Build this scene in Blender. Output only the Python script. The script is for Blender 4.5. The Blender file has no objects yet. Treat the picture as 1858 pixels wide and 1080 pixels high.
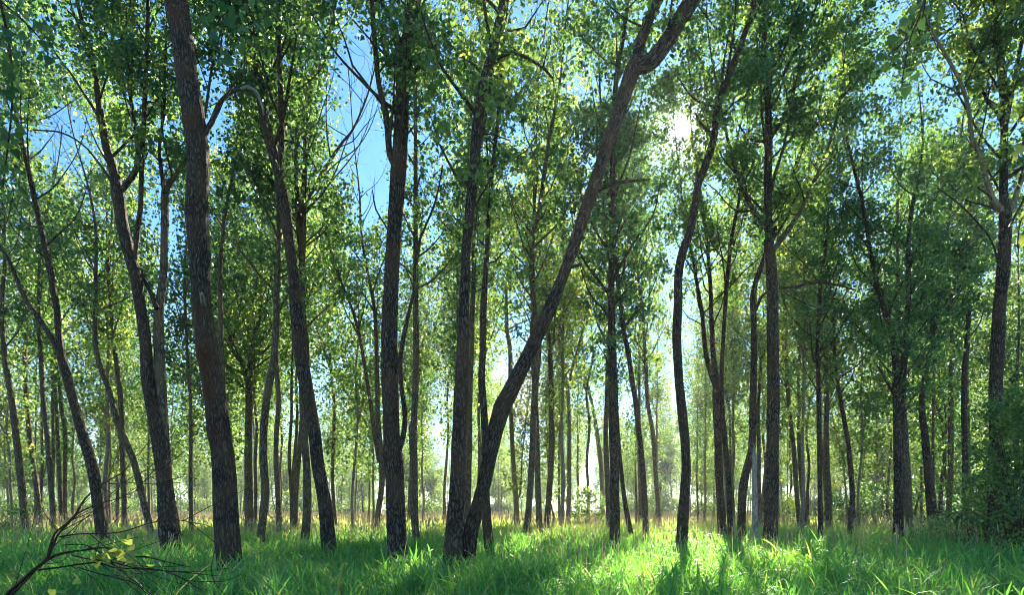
import bpy, math, random
import numpy as np
from mathutils import Vector
R_ = math.radians
rng = np.random.default_rng(7)
random.seed(7)
C = bpy.context.scene.collection
sc = bpy.context.scene

# ------------------------------------------------------------------ camera, sky, sun, exposure
F, HX, HY, CAMZ = 1107.0, 929.0, 925.0, 1.65          # focal length and horizon of the photograph, in its pixels
cam = bpy.data.objects.new('camera', bpy.data.cameras.new('camera'))
C.objects.link(cam); sc.camera = cam
cam.location = (0, 0, CAMZ); cam.rotation_euler = (R_(90), 0, 0)
cam.data.sensor_fit = 'HORIZONTAL'; cam.data.sensor_width = 36
cam.data.lens = 36 * F / 1858; cam.data.shift_y = (HY - 540) / 1858
cam.data.clip_end = 2000; cam.data.clip_start = 0.1
SUN_AZ, SUN_EL = math.atan2(1243 - HX, F), math.atan2(HY - 233, math.hypot(1243 - HX, F))
SUN_DIR = (math.sin(SUN_AZ) * math.cos(SUN_EL), math.cos(SUN_AZ) * math.cos(SUN_EL), math.sin(SUN_EL))
sun = bpy.data.objects.new('sun', bpy.data.lights.new('sun', 'SUN'))
C.objects.link(sun)
sun.data.energy = 5.0; sun.data.angle = R_(0.5); sun.data.color = (1.0, 0.9, 0.74)
sun.rotation_euler = Vector(SUN_DIR).to_track_quat('Z', 'Y').to_euler()
wd = bpy.data.worlds.new('World'); sc.world = wd; wd.use_nodes = True
nt = wd.node_tree; nt.nodes.clear()
def N(t, typ, **kw):
    n = t.nodes.new(typ)
    for k, v in kw.items(): setattr(n, k, v)
    return n
sky = N(nt, 'ShaderNodeTexSky', sky_type='NISHITA', sun_disc=False)
sky.sun_elevation = SUN_EL; sky.sun_rotation = SUN_AZ; sky.air_density = 1.0; sky.dust_density = 0.05; sky.ozone_density = 1.5
bg = N(nt, 'ShaderNodeBackground'); bg.inputs[1].default_value = 0.05
hsv = N(nt, 'ShaderNodeHueSaturation'); hsv.inputs['Saturation'].default_value = 1.12
air = N(nt, 'ShaderNodeVectorMath', operation='MULTIPLY'); air.inputs[1].default_value = (0.82, 1.02, 1.16); nt.links.new(sky.outputs[0], air.inputs[0]); nt.links.new(air.outputs[0], hsv.inputs['Color']); 
# thin white summer clouds, mostly low over the horizon
tcc = N(nt, 'ShaderNodeTexCoord'); cmap = N(nt, 'ShaderNodeMapping'); cmap.inputs['Scale'].default_value = (1, 1, 2.6); nt.links.new(tcc.outputs['Generated'], cmap.inputs[0])
cn = N(nt, 'ShaderNodeTexNoise'); cn.inputs['Scale'].default_value = 3.2; cn.inputs['Detail'].default_value = 7; cn.inputs['Roughness'].default_value = 0.58; nt.links.new(cmap.outputs[0], cn.inputs[0])
cr = N(nt, 'ShaderNodeMapRange', interpolation_type='SMOOTHSTEP'); cr.inputs[1].default_value = 0.47; cr.inputs[2].default_value = 0.66; nt.links.new(cn.outputs[0], cr.inputs[0])
sx = N(nt, 'ShaderNodeSeparateXYZ'); nt.links.new(tcc.outputs['Generated'], sx.inputs[0])
ce = N(nt, 'ShaderNodeMapRange', interpolation_type='SMOOTHSTEP'); ce.inputs[1].default_value = 0.42; ce.inputs[2].default_value = 0.15; nt.links.new(sx.outputs['Z'], ce.inputs[0])
cm_ = N(nt, 'ShaderNodeMath', operation='MULTIPLY'); nt.links.new(cr.outputs[0], cm_.inputs[0]); nt.links.new(ce.outputs[0], cm_.inputs[1])
cmix = N(nt, 'ShaderNodeMix', data_type='RGBA'); cmix.inputs[7].default_value = (4.2, 4.4, 4.8, 1); nt.links.new(cm_.outputs[0], cmix.inputs[0]); nt.links.new(hsv.outputs[0], cmix.inputs[6])
nt.links.new(cmix.outputs[2], bg.inputs[0])
# the sun itself and the bright air around it
tc = N(nt, 'ShaderNodeTexCoord')
dot = N(nt, 'ShaderNodeVectorMath', operation='DOT_PRODUCT'); dot.inputs[1].default_value = SUN_DIR
nt.links.new(tc.outputs['Generated'], dot.inputs[0])
ac = N(nt, 'ShaderNodeMath', operation='ARCCOSINE'); nt.links.new(dot.outputs['Value'], ac.inputs[0])
disc = N(nt, 'ShaderNodeMapRange', interpolation_type='SMOOTHSTEP'); disc.inputs[1].default_value = R_(0.8); disc.inputs[2].default_value = R_(0.45)
disc.inputs[3].default_value = 0; disc.inputs[4].default_value = 60
nt.links.new(ac.outputs[0], disc.inputs[0])
halo = N(nt, 'ShaderNodeMapRange', interpolation_type='SMOOTHERSTEP'); halo.inputs[1].default_value = R_(7); halo.inputs[2].default_value = 0
halo.inputs[3].default_value = 0; halo.inputs[4].default_value = 1
nt.links.new(ac.outputs[0], halo.inputs[0])
hp = N(nt, 'ShaderNodeMath', operation='POWER'); nt.links.new(halo.outputs[0], hp.inputs[0]); hp.inputs[1].default_value = 4
hm = N(nt, 'ShaderNodeMath', operation='MULTIPLY'); nt.links.new(hp.outputs[0], hm.inputs[0]); hm.inputs[1].default_value = 0.45
ad = N(nt, 'ShaderNodeMath', operation='ADD'); nt.links.new(hm.outputs[0], ad.inputs[0]); nt.links.new(disc.outputs[0], ad.inputs[1])
bg2 = N(nt, 'ShaderNodeBackground'); bg2.inputs[0].default_value = (1, 0.93, 0.82, 1); nt.links.new(ad.outputs[0], bg2.inputs[1])
adds = N(nt, 'ShaderNodeAddShader'); nt.links.new(bg.outputs[0], adds.inputs[0]); nt.links.new(bg2.outputs[0], adds.inputs[1])
wo = N(nt, 'ShaderNodeOutputWorld'); nt.links.new(adds.outputs[0], wo.inputs[0])
sc.view_settings.view_transform = 'Standard'; sc.view_settings.look = 'None'
sc.view_settings.exposure = 2.38; sc.view_settings.gamma = 1.0
cy = sc.cycles
cy.max_bounces = 6; cy.diffuse_bounces = 4; cy.glossy_bounces = 1; cy.transmission_bounces = 4; cy.transparent_max_bounces = 4; cy.volume_bounces = 0
cy.use_denoising = True; cy.denoising_prefilter = 'ACCURATE'; cy.pixel_filter_type = 'BLACKMAN_HARRIS'; cy.filter_width = 1.0; cy.sample_clamp_indirect = 2.5; cy.sample_clamp_direct = 3.0; cy.caustics_reflective = False; cy.caustics_refractive = False
try: cy.denoising_input_passes = 'RGB_ALBEDO_NORMAL'
except Exception: pass

# ------------------------------------------------------------------ materials
def mat(name):
    m = bpy.data.materials.new(name); m.use_nodes = True; t = m.node_tree; t.nodes.clear()
    return m, t, N(t, 'ShaderNodeOutputMaterial')
def leaf_mat(name, trans=0.55, tcol=(2.25, 2.05, 0.95), rough=0.36, spec=0.6, obj_var=0.0):
    m, t, out = mat(name)
    at = N(t, 'ShaderNodeAttribute', attribute_name='lc')
    col = at.outputs['Color']
    if obj_var:
        oi = N(t, 'ShaderNodeObjectInfo')
        hs = N(t, 'ShaderNodeHueSaturation')
        mr = N(t, 'ShaderNodeMapRange'); mr.inputs[3].default_value = 1 - obj_var; mr.inputs[4].default_value = 1 + obj_var
        t.links.new(oi.outputs['Random'], mr.inputs[0]); t.links.new(mr.outputs[0], hs.inputs['Value'])
        mh = N(t, 'ShaderNodeMapRange'); mh.inputs[3].default_value = 0.475; mh.inputs[4].default_value = 0.515
        w = N(t, 'ShaderNodeMath', operation='PINGPONG'); t.links.new(oi.outputs['Random'], w.inputs[0]); w.inputs[1].default_value = 0.137
        mh.inputs[2].default_value = 0.137; t.links.new(w.outputs[0], mh.inputs[0]); t.links.new(mh.outputs[0], hs.inputs['Hue'])
        t.links.new(col, hs.inputs['Color']); col = hs.outputs[0]
    p = N(t, 'ShaderNodeBsdfPrincipled'); p.inputs['Roughness'].default_value = rough; p.inputs['Specular IOR Level'].default_value = spec
    t.links.new(col, p.inputs['Base Color'])
    mul = N(t, 'ShaderNodeVectorMath', operation='MULTIPLY'); t.links.new(col, mul.inputs[0]); mul.inputs[1].default_value = tcol
    tr = N(t, 'ShaderNodeBsdfTranslucent'); t.links.new(mul.outputs[0], tr.inputs[0])
    mx = N(t, 'ShaderNodeMixShader'); mx.inputs[0].default_value = trans
    t.links.new(p.outputs[0], mx.inputs[1]); t.links.new(tr.outputs[0], mx.inputs[2]); t.links.new(mx.outputs[0], out.inputs[0])
    return m
LEAF = leaf_mat('poplar_leaf')
LEAF_FAR = leaf_mat('far_leaf', obj_var=0.22)
LEAF_NEAR = leaf_mat('near_leaf', trans=0.45, rough=0.5, spec=0.2)
GRASS = leaf_mat('grass_blade', trans=0.5, tcol=(2.1, 2.1, 0.8), rough=0.48, spec=0.5)
def bark_mat(name, light, dark, warm, bump=0.9, scale=9.0):
    m, t, out = mat(name)
    at = N(t, 'ShaderNodeAttribute', attribute_name='bk')
    mp = N(t, 'ShaderNodeMapping'); mp.inputs['Scale'].default_value = (scale, scale, scale * 0.16); t.links.new(at.outputs['Vector'], mp.inputs[0])
    dn = N(t, 'ShaderNodeTexNoise'); dn.inputs['Scale'].default_value = 1.1; dn.inputs['Detail'].default_value = 3
    t.links.new(mp.outputs[0], dn.inputs[0])
    ds = N(t, 'ShaderNodeVectorMath', operation='SCALE'); ds.inputs['Scale'].default_value = 1.3
    t.links.new(dn.outputs['Color'], ds.inputs[0])
    dv = N(t, 'ShaderNodeVectorMath', operation='ADD'); t.links.new(mp.outputs[0], dv.inputs[0]); t.links.new(ds.outputs[0], dv.inputs[1])
    vo = N(t, 'ShaderNodeTexVoronoi', feature='DISTANCE_TO_EDGE'); vo.inputs['Scale'].default_value = 2.4; t.links.new(dv.outputs[0], vo.inputs[0])
    r1 = N(t, 'ShaderNodeMapRange', interpolation_type='SMOOTHSTEP'); r1.inputs[1].default_value = 0.0; r1.inputs[2].default_value = 0.28; t.links.new(vo.outputs['Distance'], r1.inputs[0])
    n2 = N(t, 'ShaderNodeTexNoise'); n2.inputs['Scale'].default_value = 4; n2.inputs['Detail'].default_value = 5; n2.inputs['Roughness'].default_value = 0.7
    t.links.new(mp.outputs[0], n2.inputs[0])
    n3 = N(t, 'ShaderNodeTexNoise'); n3.inputs['Scale'].default_value = 1.3; n3.inputs['Detail'].default_value = 3; t.links.new(at.outputs['Vector'], n3.inputs[0])
    c1 = N(t, 'ShaderNodeMix', data_type='RGBA'); c1.inputs[6].default_value = (*dark, 1); c1.inputs[7].default_value = (*light, 1)
    hgt = N(t, 'ShaderNodeMath', operation='MULTIPLY'); t.links.new(r1.outputs[0], hgt.inputs[0])
    a2 = N(t, 'ShaderNodeMath', operation='MULTIPLY_ADD'); t.links.new(n2.outputs[0], a2.inputs[0]); a2.inputs[1].default_value = 1.1; a2.inputs[2].default_value = 0.25
    t.links.new(a2.outputs[0], hgt.inputs[1]); t.links.new(hgt.outputs[0], c1.inputs[0])
    c2 = N(t, 'ShaderNodeMix', data_type='RGBA'); c2.inputs[7].default_value = (*warm, 1)
    r3 = N(t, 'ShaderNodeMapRange'); r3.inputs[1].default_value = 0.42; r3.inputs[2].default_value = 0.68; r3.inputs[4].default_value = 0.7; t.links.new(n3.outputs[0], r3.inputs[0])
    t.links.new(r3.outputs[0], c2.inputs[0]); t.links.new(c1.outputs[2], c2.inputs[6])
    sa = N(t, 'ShaderNodeAttribute', attribute_name='scar')
    c3 = N(t, 'ShaderNodeMix', data_type='RGBA')
    sm = N(t, 'ShaderNodeMix', data_type='RGBA'); sm.inputs[6].default_value = (0.02, 0.008, 0.004, 1); sm.inputs[7].default_value = (0.2, 0.075, 0.03, 1)
    t.links.new(n2.outputs[0], sm.inputs[0]); t.links.new(sm.outputs[2], c3.inputs[7]); t.links.new(c2.outputs[2], c3.inputs[6]); t.links.new(sa.outputs['Fac'], c3.inputs[0])
    p = N(t, 'ShaderNodeBsdfPrincipled'); p.inputs['Roughness'].default_value = 0.85; p.inputs['Specular IOR Level'].default_value = 0.25
    t.links.new(c3.outputs[2], p.inputs['Base Color'])
    bp = N(t, 'ShaderNodeBump'); bp.inputs['Strength'].default_value = bump; bp.inputs['Distance'].default_value = 0.055
    t.links.new(hgt.outputs[0], bp.inputs['Height']); t.links.new(bp.outputs[0], p.inputs['Normal'])
    t.links.new(p.outputs[0], out.inputs[0])
    return m
BARK = [bark_mat('bark_dark', (0.19, 0.145, 0.11), (0.02, 0.013, 0.009), (0.16, 0.088, 0.048), 1.0, 12.0),
        bark_mat('bark_brown', (0.25, 0.19, 0.135), (0.05, 0.034, 0.022), (0.2, 0.14, 0.07), 0.7),
        bark_mat('bark_pale', (0.36, 0.31, 0.25), (0.12, 0.09, 0.065), (0.3, 0.22, 0.13), 0.4),
        bark_mat('bare_wood', (0.44, 0.42, 0.38), (0.15, 0.13, 0.11), (0.45, 0.38, 0.3), 0.5, 9.0)]
def ground_mat():
    m, t, out = mat('soil')
    tcn = N(t, 'ShaderNodeTexCoord'); n = N(t, 'ShaderNodeTexNoise'); n.inputs['Scale'].default_value = 1.7; n.inputs['Detail'].default_value = 8
    t.links.new(tcn.outputs['Object'], n.inputs[0])
    r = N(t, 'ShaderNodeValToRGB'); r.color_ramp.elements[0].color = (0.03, 0.05, 0.015, 1); r.color_ramp.elements[1].color = (0.1, 0.14, 0.035, 1)
    r.color_ramp.elements[0].position = 0.35; r.color_ramp.elements[1].position = 0.65
    t.links.new(n.outputs[0], r.inputs[0]); p = N(t, 'ShaderNodeBsdfPrincipled'); p.inputs['Roughness'].default_value = 0.95
    t.links.new(r.outputs[0], p.inputs['Base Color']); t.links.new(p.outputs[0], out.inputs[0])
    return m
def plain_attr_mat(name):
    m, t, out = mat(name)
    at = N(t, 'ShaderNodeAttribute', attribute_name='lc'); p = N(t, 'ShaderNodeBsdfPrincipled'); p.inputs['Roughness'].default_value = 0.8
    t.links.new(at.outputs['Color'], p.inputs['Base Color'])
    tr = N(t, 'ShaderNodeBsdfTranslucent'); t.links.new(at.outputs['Color'], tr.inputs[0]); mx = N(t, 'ShaderNodeMixShader'); mx.inputs[0].default_value = 0.35
    t.links.new(p.outputs[0], mx.inputs[1]); t.links.new(tr.outputs[0], mx.inputs[2]); t.links.new(mx.outputs[0], out.inputs[0])
    return m
SEED = plain_attr_mat('dry_seed_head')

# ------------------------------------------------------------------ helpers
def at(px, py, d): return np.array(((px - HX) / F * d, d, CAMZ + (HY - py) / F * d))
def gz(x, y): return 0.07 * np.sin(x * 0.31 + 1.3) * np.cos(y * 0.23) + 0.04 * np.sin(x * 0.9 + y * 0.7)
def mesh_of(name, V, faces4=None, faces3=None, fcol=None, pattr=None, smooth=True):
    me = bpy.data.meshes.new(name)
    V = np.asarray(V, np.float32)
    f4 = np.zeros((0, 4), np.int32) if faces4 is None else np.asarray(faces4, np.int32).reshape(-1, 4)
    f3 = np.zeros((0, 3), np.int32) if faces3 is None else np.asarray(faces3, np.int32).reshape(-1, 3)
    me.vertices.add(len(V)); me.vertices.foreach_set('co', V.ravel())
    idx = np.concatenate([f4.ravel(), f3.ravel()]); me.loops.add(len(idx)); me.loops.foreach_set('vertex_index', idx)
    nf = len(f4) + len(f3); me.polygons.add(nf)
    st = np.concatenate([np.arange(len(f4)) * 4, len(f4) * 4 + np.arange(len(f3)) * 3]).astype(np.int32)
    me.polygons.foreach_set('loop_start', st)
    me.polygons.foreach_set('loop_total', np.concatenate([np.full(len(f4), 4), np.full(len(f3), 3)]).astype(np.int32))
    if smooth: me.polygons.foreach_set('use_smooth', np.ones(nf, bool))
    if fcol is not None:
        a = me.attributes.new('lc', 'FLOAT_COLOR', 'FACE'); a.data.foreach_set('color', np.asarray(fcol, np.float32).ravel())
    for k, v in (pattr or {}).items():
        v = np.asarray(v, np.float32)
        if v.ndim == 1: a = me.attributes.new(k, 'FLOAT', 'POINT'); a.data.foreach_set('value', v)
        else: a = me.attributes.new(k, 'FLOAT_VECTOR', 'POINT'); a.data.foreach_set('vector', v.ravel())
    me.update(calc_edges=True)
    return me
def link(name, me, m, parent=None, **props):
    o = bpy.data.objects.new(name, me); C.objects.link(o)
    if m is not None and not me.materials: me.materials.append(m)
    if parent is not None: o.parent = parent
    for k, v in props.items(): o[k] = v
    return o
def thing(name, label, cat, loc, group=None):
    o = bpy.data.objects.new(name, None); C.objects.link(o); o.location = loc; o.empty_display_size = 0.2
    o['label'] = label; o['category'] = cat
    if group: o['group'] = group
    return o

def smooth_path(P, step):
    """Catmull-Rom through rows (x,y,z,r), resampled about every `step` metres."""
    P = np.asarray(P, float)
    if len(P) < 3:
        n = max(2, int(np.linalg.norm(P[-1, :3] - P[0, :3]) / step) + 1); t = np.linspace(0, 1, n)[:, None]
        return P[0] * (1 - t) + P[-1] * t
    Q = np.vstack([2 * P[0] - P[1], P, 2 * P[-1] - P[-2]]); out = []
    for i in range(1, len(Q) - 2):
        n = max(1, int(round(np.linalg.norm(Q[i + 1, :3] - Q[i, :3]) / step)))
        t = (np.arange(n) / n)[:, None]; a, b, c, d = Q[i - 1], Q[i], Q[i + 1], Q[i + 2]
        out.append(0.5 * (2 * b + (c - a) * t + (2 * a - 5 * b + 4 * c - d) * t ** 2 + (3 * b - a - 3 * c + d) * t ** 3))
    out.append(Q[-2:-1]); O = np.vstack(out); O[:, 3] = np.maximum(O[:, 3], 0.003)
    return O
class Tubes:
    def __init__(s): s.V = []; s.F4 = []; s.F3 = []; s.B = []; s.S = []; s.n = 0
    def add(s, P, sides=8, rough=0.0, scars=(), close=True, root=0.0):
        P = np.asarray(P, float); n = len(P)
        if n < 2: return
        T = np.gradient(P[:, :3], axis=0); T /= np.linalg.norm(T, axis=1)[:, None] + 1e-9
        up = np.array((0, 1.0, 0)) if abs(T[0, 1]) < 0.8 else np.array((1.0, 0, 0))
        U = np.zeros((n, 3)); u = up - T[0] * up.dot(T[0]); u /= np.linalg.norm(u)
        for i in range(n):
            u = u - T[i] * u.dot(T[i]); u /= np.linalg.norm(u) + 1e-9; U[i] = u
        W = np.cross(T, U)
        th = np.arange(sides) / sides * 2 * math.pi
        arc = np.concatenate([[0], np.cumsum(np.linalg.norm(np.diff(P[:, :3], axis=0), axis=1))])
        r = P[:, 3][:, None] * np.ones((1, sides)); ph = rng.uniform(0, 6.28, 6)
        if rough:
            A = arc[:, None]; tt = th[None]
            r = r * (1 + rough * (0.5 * np.sin(2 * tt + A * 0.7 + ph[0]) + 0.35 * np.sin(3 * tt - A * 1.1 + ph[1]) + 0.35 * np.sin(A * 2.3 + ph[2]) + 0.3 * np.sin(5 * tt + A * 2.9 + ph[3]) + 0.25 * np.sin(7 * tt - A * 5.1 + ph[4])) + rough * 0.25 * rng.normal(size=r.shape))
        if root: r = r * (1 + root * np.exp(-np.maximum(P[:, 2], 0) / .3)[:, None] * (.55 + .5 * np.sin(4 * th[None] + ph[0]) + .35 * np.sin(7 * th[None] + ph[1])))
        S = np.zeros((n, sides))
        for (z, az, hz, wa, bulge, st) in scars:   # height, angle (0 faces the camera side), half-height, half-angle, swelling, tint
            dth = np.abs((th[None] - math.pi - az + math.pi) % (2 * math.pi) - math.pi)
            g = np.exp(-((P[:, 2][:, None] - z) / hz) ** 2 - (dth / wa) ** 2)
            r = r + bulge * P[:, 3][:, None] * np.exp(-((P[:, 2][:, None] - z) / (hz * 0.7)) ** 2 - (dth / (wa * 1.6)) ** 2)
            S = np.maximum(S, st * np.clip(g * 1.6, 0, 1))
        V = P[:, None, :3] + r[..., None] * (np.cos(th)[None, :, None] * U[:, None] + np.sin(th)[None, :, None] * W[:, None])
        r0 = max(P[:, 3].mean(), 0.02); off = rng.uniform(0, 20)
        bk = np.stack([np.cos(th)[None] * r0 * np.ones((n, 1)) + off, np.sin(th)[None] * r0 * np.ones((n, 1)), arc[:, None] * np.ones((1, sides))], -1)
        i = np.arange(n - 1)[:, None] * sides; j = np.arange(sides)[None]; k = (j + 1) % sides
        q = np.stack([i + j, i + k, i + sides + k, i + sides + j], -1).reshape(-1, 4) + s.n
        s.V.append(V.reshape(-1, 3)); s.B.append(bk.reshape(-1, 3)); s.S.append(S.ravel()); s.F4.append(q); base = s.n; s.n += n * sides
        if close:
            tip = P[-1, :3] + T[-1] * P[-1, 3] * 0.5
            s.V.append(tip[None]); s.B.append(bk[-1, :1]); s.S.append(np.zeros(1))
            a = base + (n - 1) * sides + np.arange(sides); b = base + (n - 1) * sides + (np.arange(sides) + 1) % sides
            s.F3.append(np.stack([a, b, np.full(sides, s.n)], -1)); s.n += 1
    def mesh(s, name, origin):
        V = np.vstack(s.V) - np.asarray(origin)
        return mesh_of(name, V, np.vstack(s.F4), np.vstack(s.F3) if s.F3 else None, None, {'bk': np.vstack(s.B), 'scar': np.concatenate(s.S)})

def unit(n): v = rng.normal(size=(n, 3)); return v / np.linalg.norm(v, axis=1)[:, None]
def leaves(cen, size, col, droop=0.6, wide=0.86):
    """kite-shaped, slightly folded leaves; col (n,3)"""
    n = len(cen); t = unit(n) * 0.9; t[:, 2] -= droop; t /= np.linalg.norm(t, axis=1)[:, None]
    w = np.cross(t, unit(n)); w /= np.linalg.norm(w, axis=1)[:, None] + 1e-9
    nn = np.cross(t, w); s = (np.asarray(size) * rng.uniform(0.7, 1.25, n))[:, None]
    a = cen - t * s * 0.45; b = cen + w * s * wide * 0.5 - t * s * 0.12 + nn * s * 0.12; c = cen + t * s * 0.6; d = cen - w * s * wide * 0.5 - t * s * 0.12 + nn * s * 0.12
    V = np.stack([a, b, c, d], 1).reshape(-1, 3); Fq = np.arange(4 * n).reshape(-1, 4)
    return V, Fq, np.concatenate([col, np.ones((n, 1))], 1)
PAL = np.array([(0.022, 0.070, 0.038), (0.042, 0.110, 0.052), (0.080, 0.160, 0.062), (0.140, 0.225, 0.074), (0.235, 0.295, 0.090)])
GPAL = np.array([(0.042, 0.175, 0.062), (0.078, 0.245, 0.078), (0.135, 0.300, 0.080), (0.230, 0.350, 0.078), (0.350, 0.390, 0.095)])
def leaf_cols(n, tint, spread=0.9, pal=PAL):
    k = np.clip(tint + rng.normal(0, spread, n), 0, len(pal) - 1.001); i = k.astype(int); f = (k - i)[:, None]
    return (pal[i] * (1 - f) + pal[i + 1] * f) * rng.uniform(0.8, 1.2, (n, 1))

# openings in the canopy where the sky stands clear: (px, py, rx, ry, strength) as seen in the photograph
GAPS = [(645, 120, 36, 75, 1), (655, 200, 34, 70, 1), (670, 320, 28, 80, 1), (612, 185, 28, 50, .85), (125, 255, 60, 60, .95), (95, 335, 45, 30, .7), (30, 235, 25, 20, .5),
        (395, 215, 24, 70, .7), (310, 440, 28, 70, .65), (280, 360, 18, 80, .5), (578, 600, 26, 60, .95), (640, 640, 30, 45, .6), (812, 620, 22, 45, .75), (945, 250, 22, 26, .7), (925, 330, 18, 26, .7),
        (1197, 370, 20, 20, .4), (1065, 590, 22, 28, .6), (1550, 530, 22, 22, .7), (1710, 160, 42, 60, .75), (1800, 165, 22, 22, .7), (1650, 180, 16, 22, .7), (1500, 240, 26, 26, .4),
        (1243, 233, 14, 14, 1.4), (1243, 234, 48, 48, .22), (1590, 680, 30, 25, .5), (975, 15, 55, 16, .6), (20, 790, 60, 60, .5), (240, 800, 60, 50, .35), (1020, 420, 30, 30, .3), (785, 430, 25, 60, .45),
        (560, 300, 30, 50, .4), (180, 400, 25, 30, .3), (1260, 590, 30, 25, .3), (1450, 290, 20, 25, .35), (1640, 470, 30, 22, .3), (690, 470, 20, 40, .4), (665, 870, 40, 60, .7), (1300, 840, 30, 40, .4), (345, 880, 30, 50, .6), (830, 330, 15, 60, .3)]
GA = np.array(GAPS, float)
def gap_keep(P, soft=1.0):
    """True where a leaf spray at P does not stand in one of the openings"""
    y = np.maximum(P[:, 1], 0.5); px = HX + P[:, 0] / y * F; py = HY - (P[:, 2] - CAMZ) / y * F
    e = ((px[:, None] - GA[:, 0]) / GA[:, 2]) ** 2 + ((py[:, None] - GA[:, 1]) / GA[:, 3]) ** 2
    pr = np.max(np.where(e < 1, GA[:, 4], GA[:, 4] * np.clip(1.6 - 0.6 * e, 0, 1) * 0.5), axis=1)
    return rng.random(len(P)) > pr * soft

# where the sun comes through on to the grass: (x, y, rx, ry, strength) on the ground
POOLS = [(3.6, 12, .6, 5.0, .97), (10.0, 17.5, 3.0, 2.6, .75), (6.5, 21, 3.0, 3.0, .5), (-4, 42, 30, 15, .45), (-9, 19, 5, 4, .35), (1.0, 12, 2.2, 1.6, .5), (7.5, 12.5, 1.6, 2.2, .4), (-3, 12, 2.5, 2, .4), (-8, 30, 8, 5, .3), (-4, 26, 6, 4, .4), (16, 26, 6, 5, .45)]
def sun_keep(P, least=0.0):
    k = P[:, 2] / math.tan(SUN_EL); x = P[:, 0] - k * math.sin(SUN_AZ); y = P[:, 1] - k * math.cos(SUN_AZ); pr = np.zeros(len(P))
    for (a, b, rx, ry, st) in POOLS:
        if st < least: continue
        pr = np.maximum(pr, st * ((((x - a) / rx) ** 2 + ((y - b) / ry) ** 2) < 1))
    return rng.random(len(P)) > pr
def patchy(P):
    q = P * 1.0; f = sum(np.sin(q @ np.array(w) + o) for w, o in (((1.9, 1.1, .6), 1), ((-1.2, 1.7, 1.4), 2.3), ((.8, -1.5, 2.2), 4), ((2.9, .6, -2.1), .5))) / 4
    return f > rng.normal(-.2, .12, len(P))
def branch(tw, start, r0, L, az, el, clumps, dens=1.0, sides=5, leafy=0.3):
    """one side branch with twigs; appends leaf-spray centres"""
    n = 5; p = np.array(start, float); P = [[*p, r0]]
    for i in range(1, n + 1):
        el2 = el + 0.12 * i + rng.normal(0, 0.12); az += rng.normal(0, 0.16); st = L / n
        p = p + st * np.array((math.cos(az) * math.cos(el2), math.sin(az) * math.cos(el2), math.sin(el2)))
        P.append([*p, r0 * (1 - 0.85 * i / n)])
    P = np.array(P); tw.add(smooth_path(P, 0.35), sides)
    for t in np.arange(leafy + .12, 1.02, 0.42 / L / max(dens, .3)):
        k = min(t * n, n - 1e-6); i = int(k); q = P[i] * (1 - k + i) + P[i + 1] * (k - i)
        sd = rng.normal(size=3) * np.array((0.5, 0.5, 0.3)); sd *= min(1, 0.35 + L * 0.18); e = q[:3] + sd
        clumps.append(e)
        if rng.random() < 0.4: tw.add(np.array([[*q[:3], max(0.004, q[3] * 0.5)], [*((q[:3] + e) / 2 + rng.normal(0, .05, 3)), 0.005], [*e, 0.003]]), 3)
    return P

def make_crown(clumps, nl, size, sig, tint, mask=True, trunk_line=None, spread=0.55):
    c = np.array(clumps)
    if not len(c): c = np.zeros((1, 3)) + 5
    if mask:
        k = gap_keep(c) & sun_keep(c) & patchy(c)
        if k.sum() > 3: c = c[k]
    n = len(c); ct = tint + rng.normal(0, 0.5, n) + .7 * np.sin(c @ np.array((1.1, .9, .7)) + rng.uniform(0, 6)) * np.cos(c @ np.array((-.8, 1.0, 1.2)))
    cnt = rng.poisson(nl * rng.uniform(0.5, 1.5, n)); idx = np.repeat(np.arange(n), cnt)
    sg = sig * rng.uniform(0.7, 1.3, n)[idx][:, None]
    K = 5; sub = c[:, None] + rng.normal(size=(n, K, 3)) * (sig * 1.05) * np.array((1, 1, .8)); kk = rng.integers(0, K, len(idx))
    P = sub[idx, kk] + rng.normal(size=(len(idx), 3)) * sg * .5 * np.array((1, 1, 1.0))
    k = gap_keep(P, 0.8) & sun_keep(P, .8) if mask else np.ones(len(P), bool)
    P = P[k]; idx = idx[k]
    t = np.clip(ct[idx] + rng.normal(0, spread, len(P)), 0, len(PAL) - 1.001); i = t.astype(int); f = (t - i)[:, None]
    col = (PAL[i] * (1 - f) + PAL[i + 1] * f) * rng.uniform(0.8, 1.2, (len(P), 1))
    return leaves(P, size, col)

def stem3d(tr, d0, d1=None, th0=0):
    """picture points (x, y, width) on a gently leaning plane d0 -> d1 metres away"""
    tr = np.array(tr, float); n = len(tr)
    arc = np.concatenate([[0], np.cumsum(np.hypot(*np.diff(tr[:, :2], axis=0).T))]); arc /= arc[-1]
    d = d0 + ((d1 if d1 is not None else d0) - d0) * arc
    return np.array([[*at(a, b, q), w / 2 / F * q] for (a, b, w), q in zip(tr, d)])
def extend(P, ztop, rtip=0.03):
    P = list(map(list, P)); p = np.array(P[-1][:3]); dr = p - np.array(P[-2][:3]); dr /= np.linalg.norm(dr); r = P[-1][3]; z0 = p[2]
    while p[2] < ztop - 0.4:
        dr = dr * 0.85 + np.array((rng.normal(0, .06), rng.normal(0, .06), 0.3)); dr /= np.linalg.norm(dr)
        p = p + dr * 1.3; P.append([*p, max(rtip, r * (1 - 0.9 * (p[2] - z0) / max(ztop - z0, .1)))])
        if len(P) > 60: break
    return np.array(P)

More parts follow.
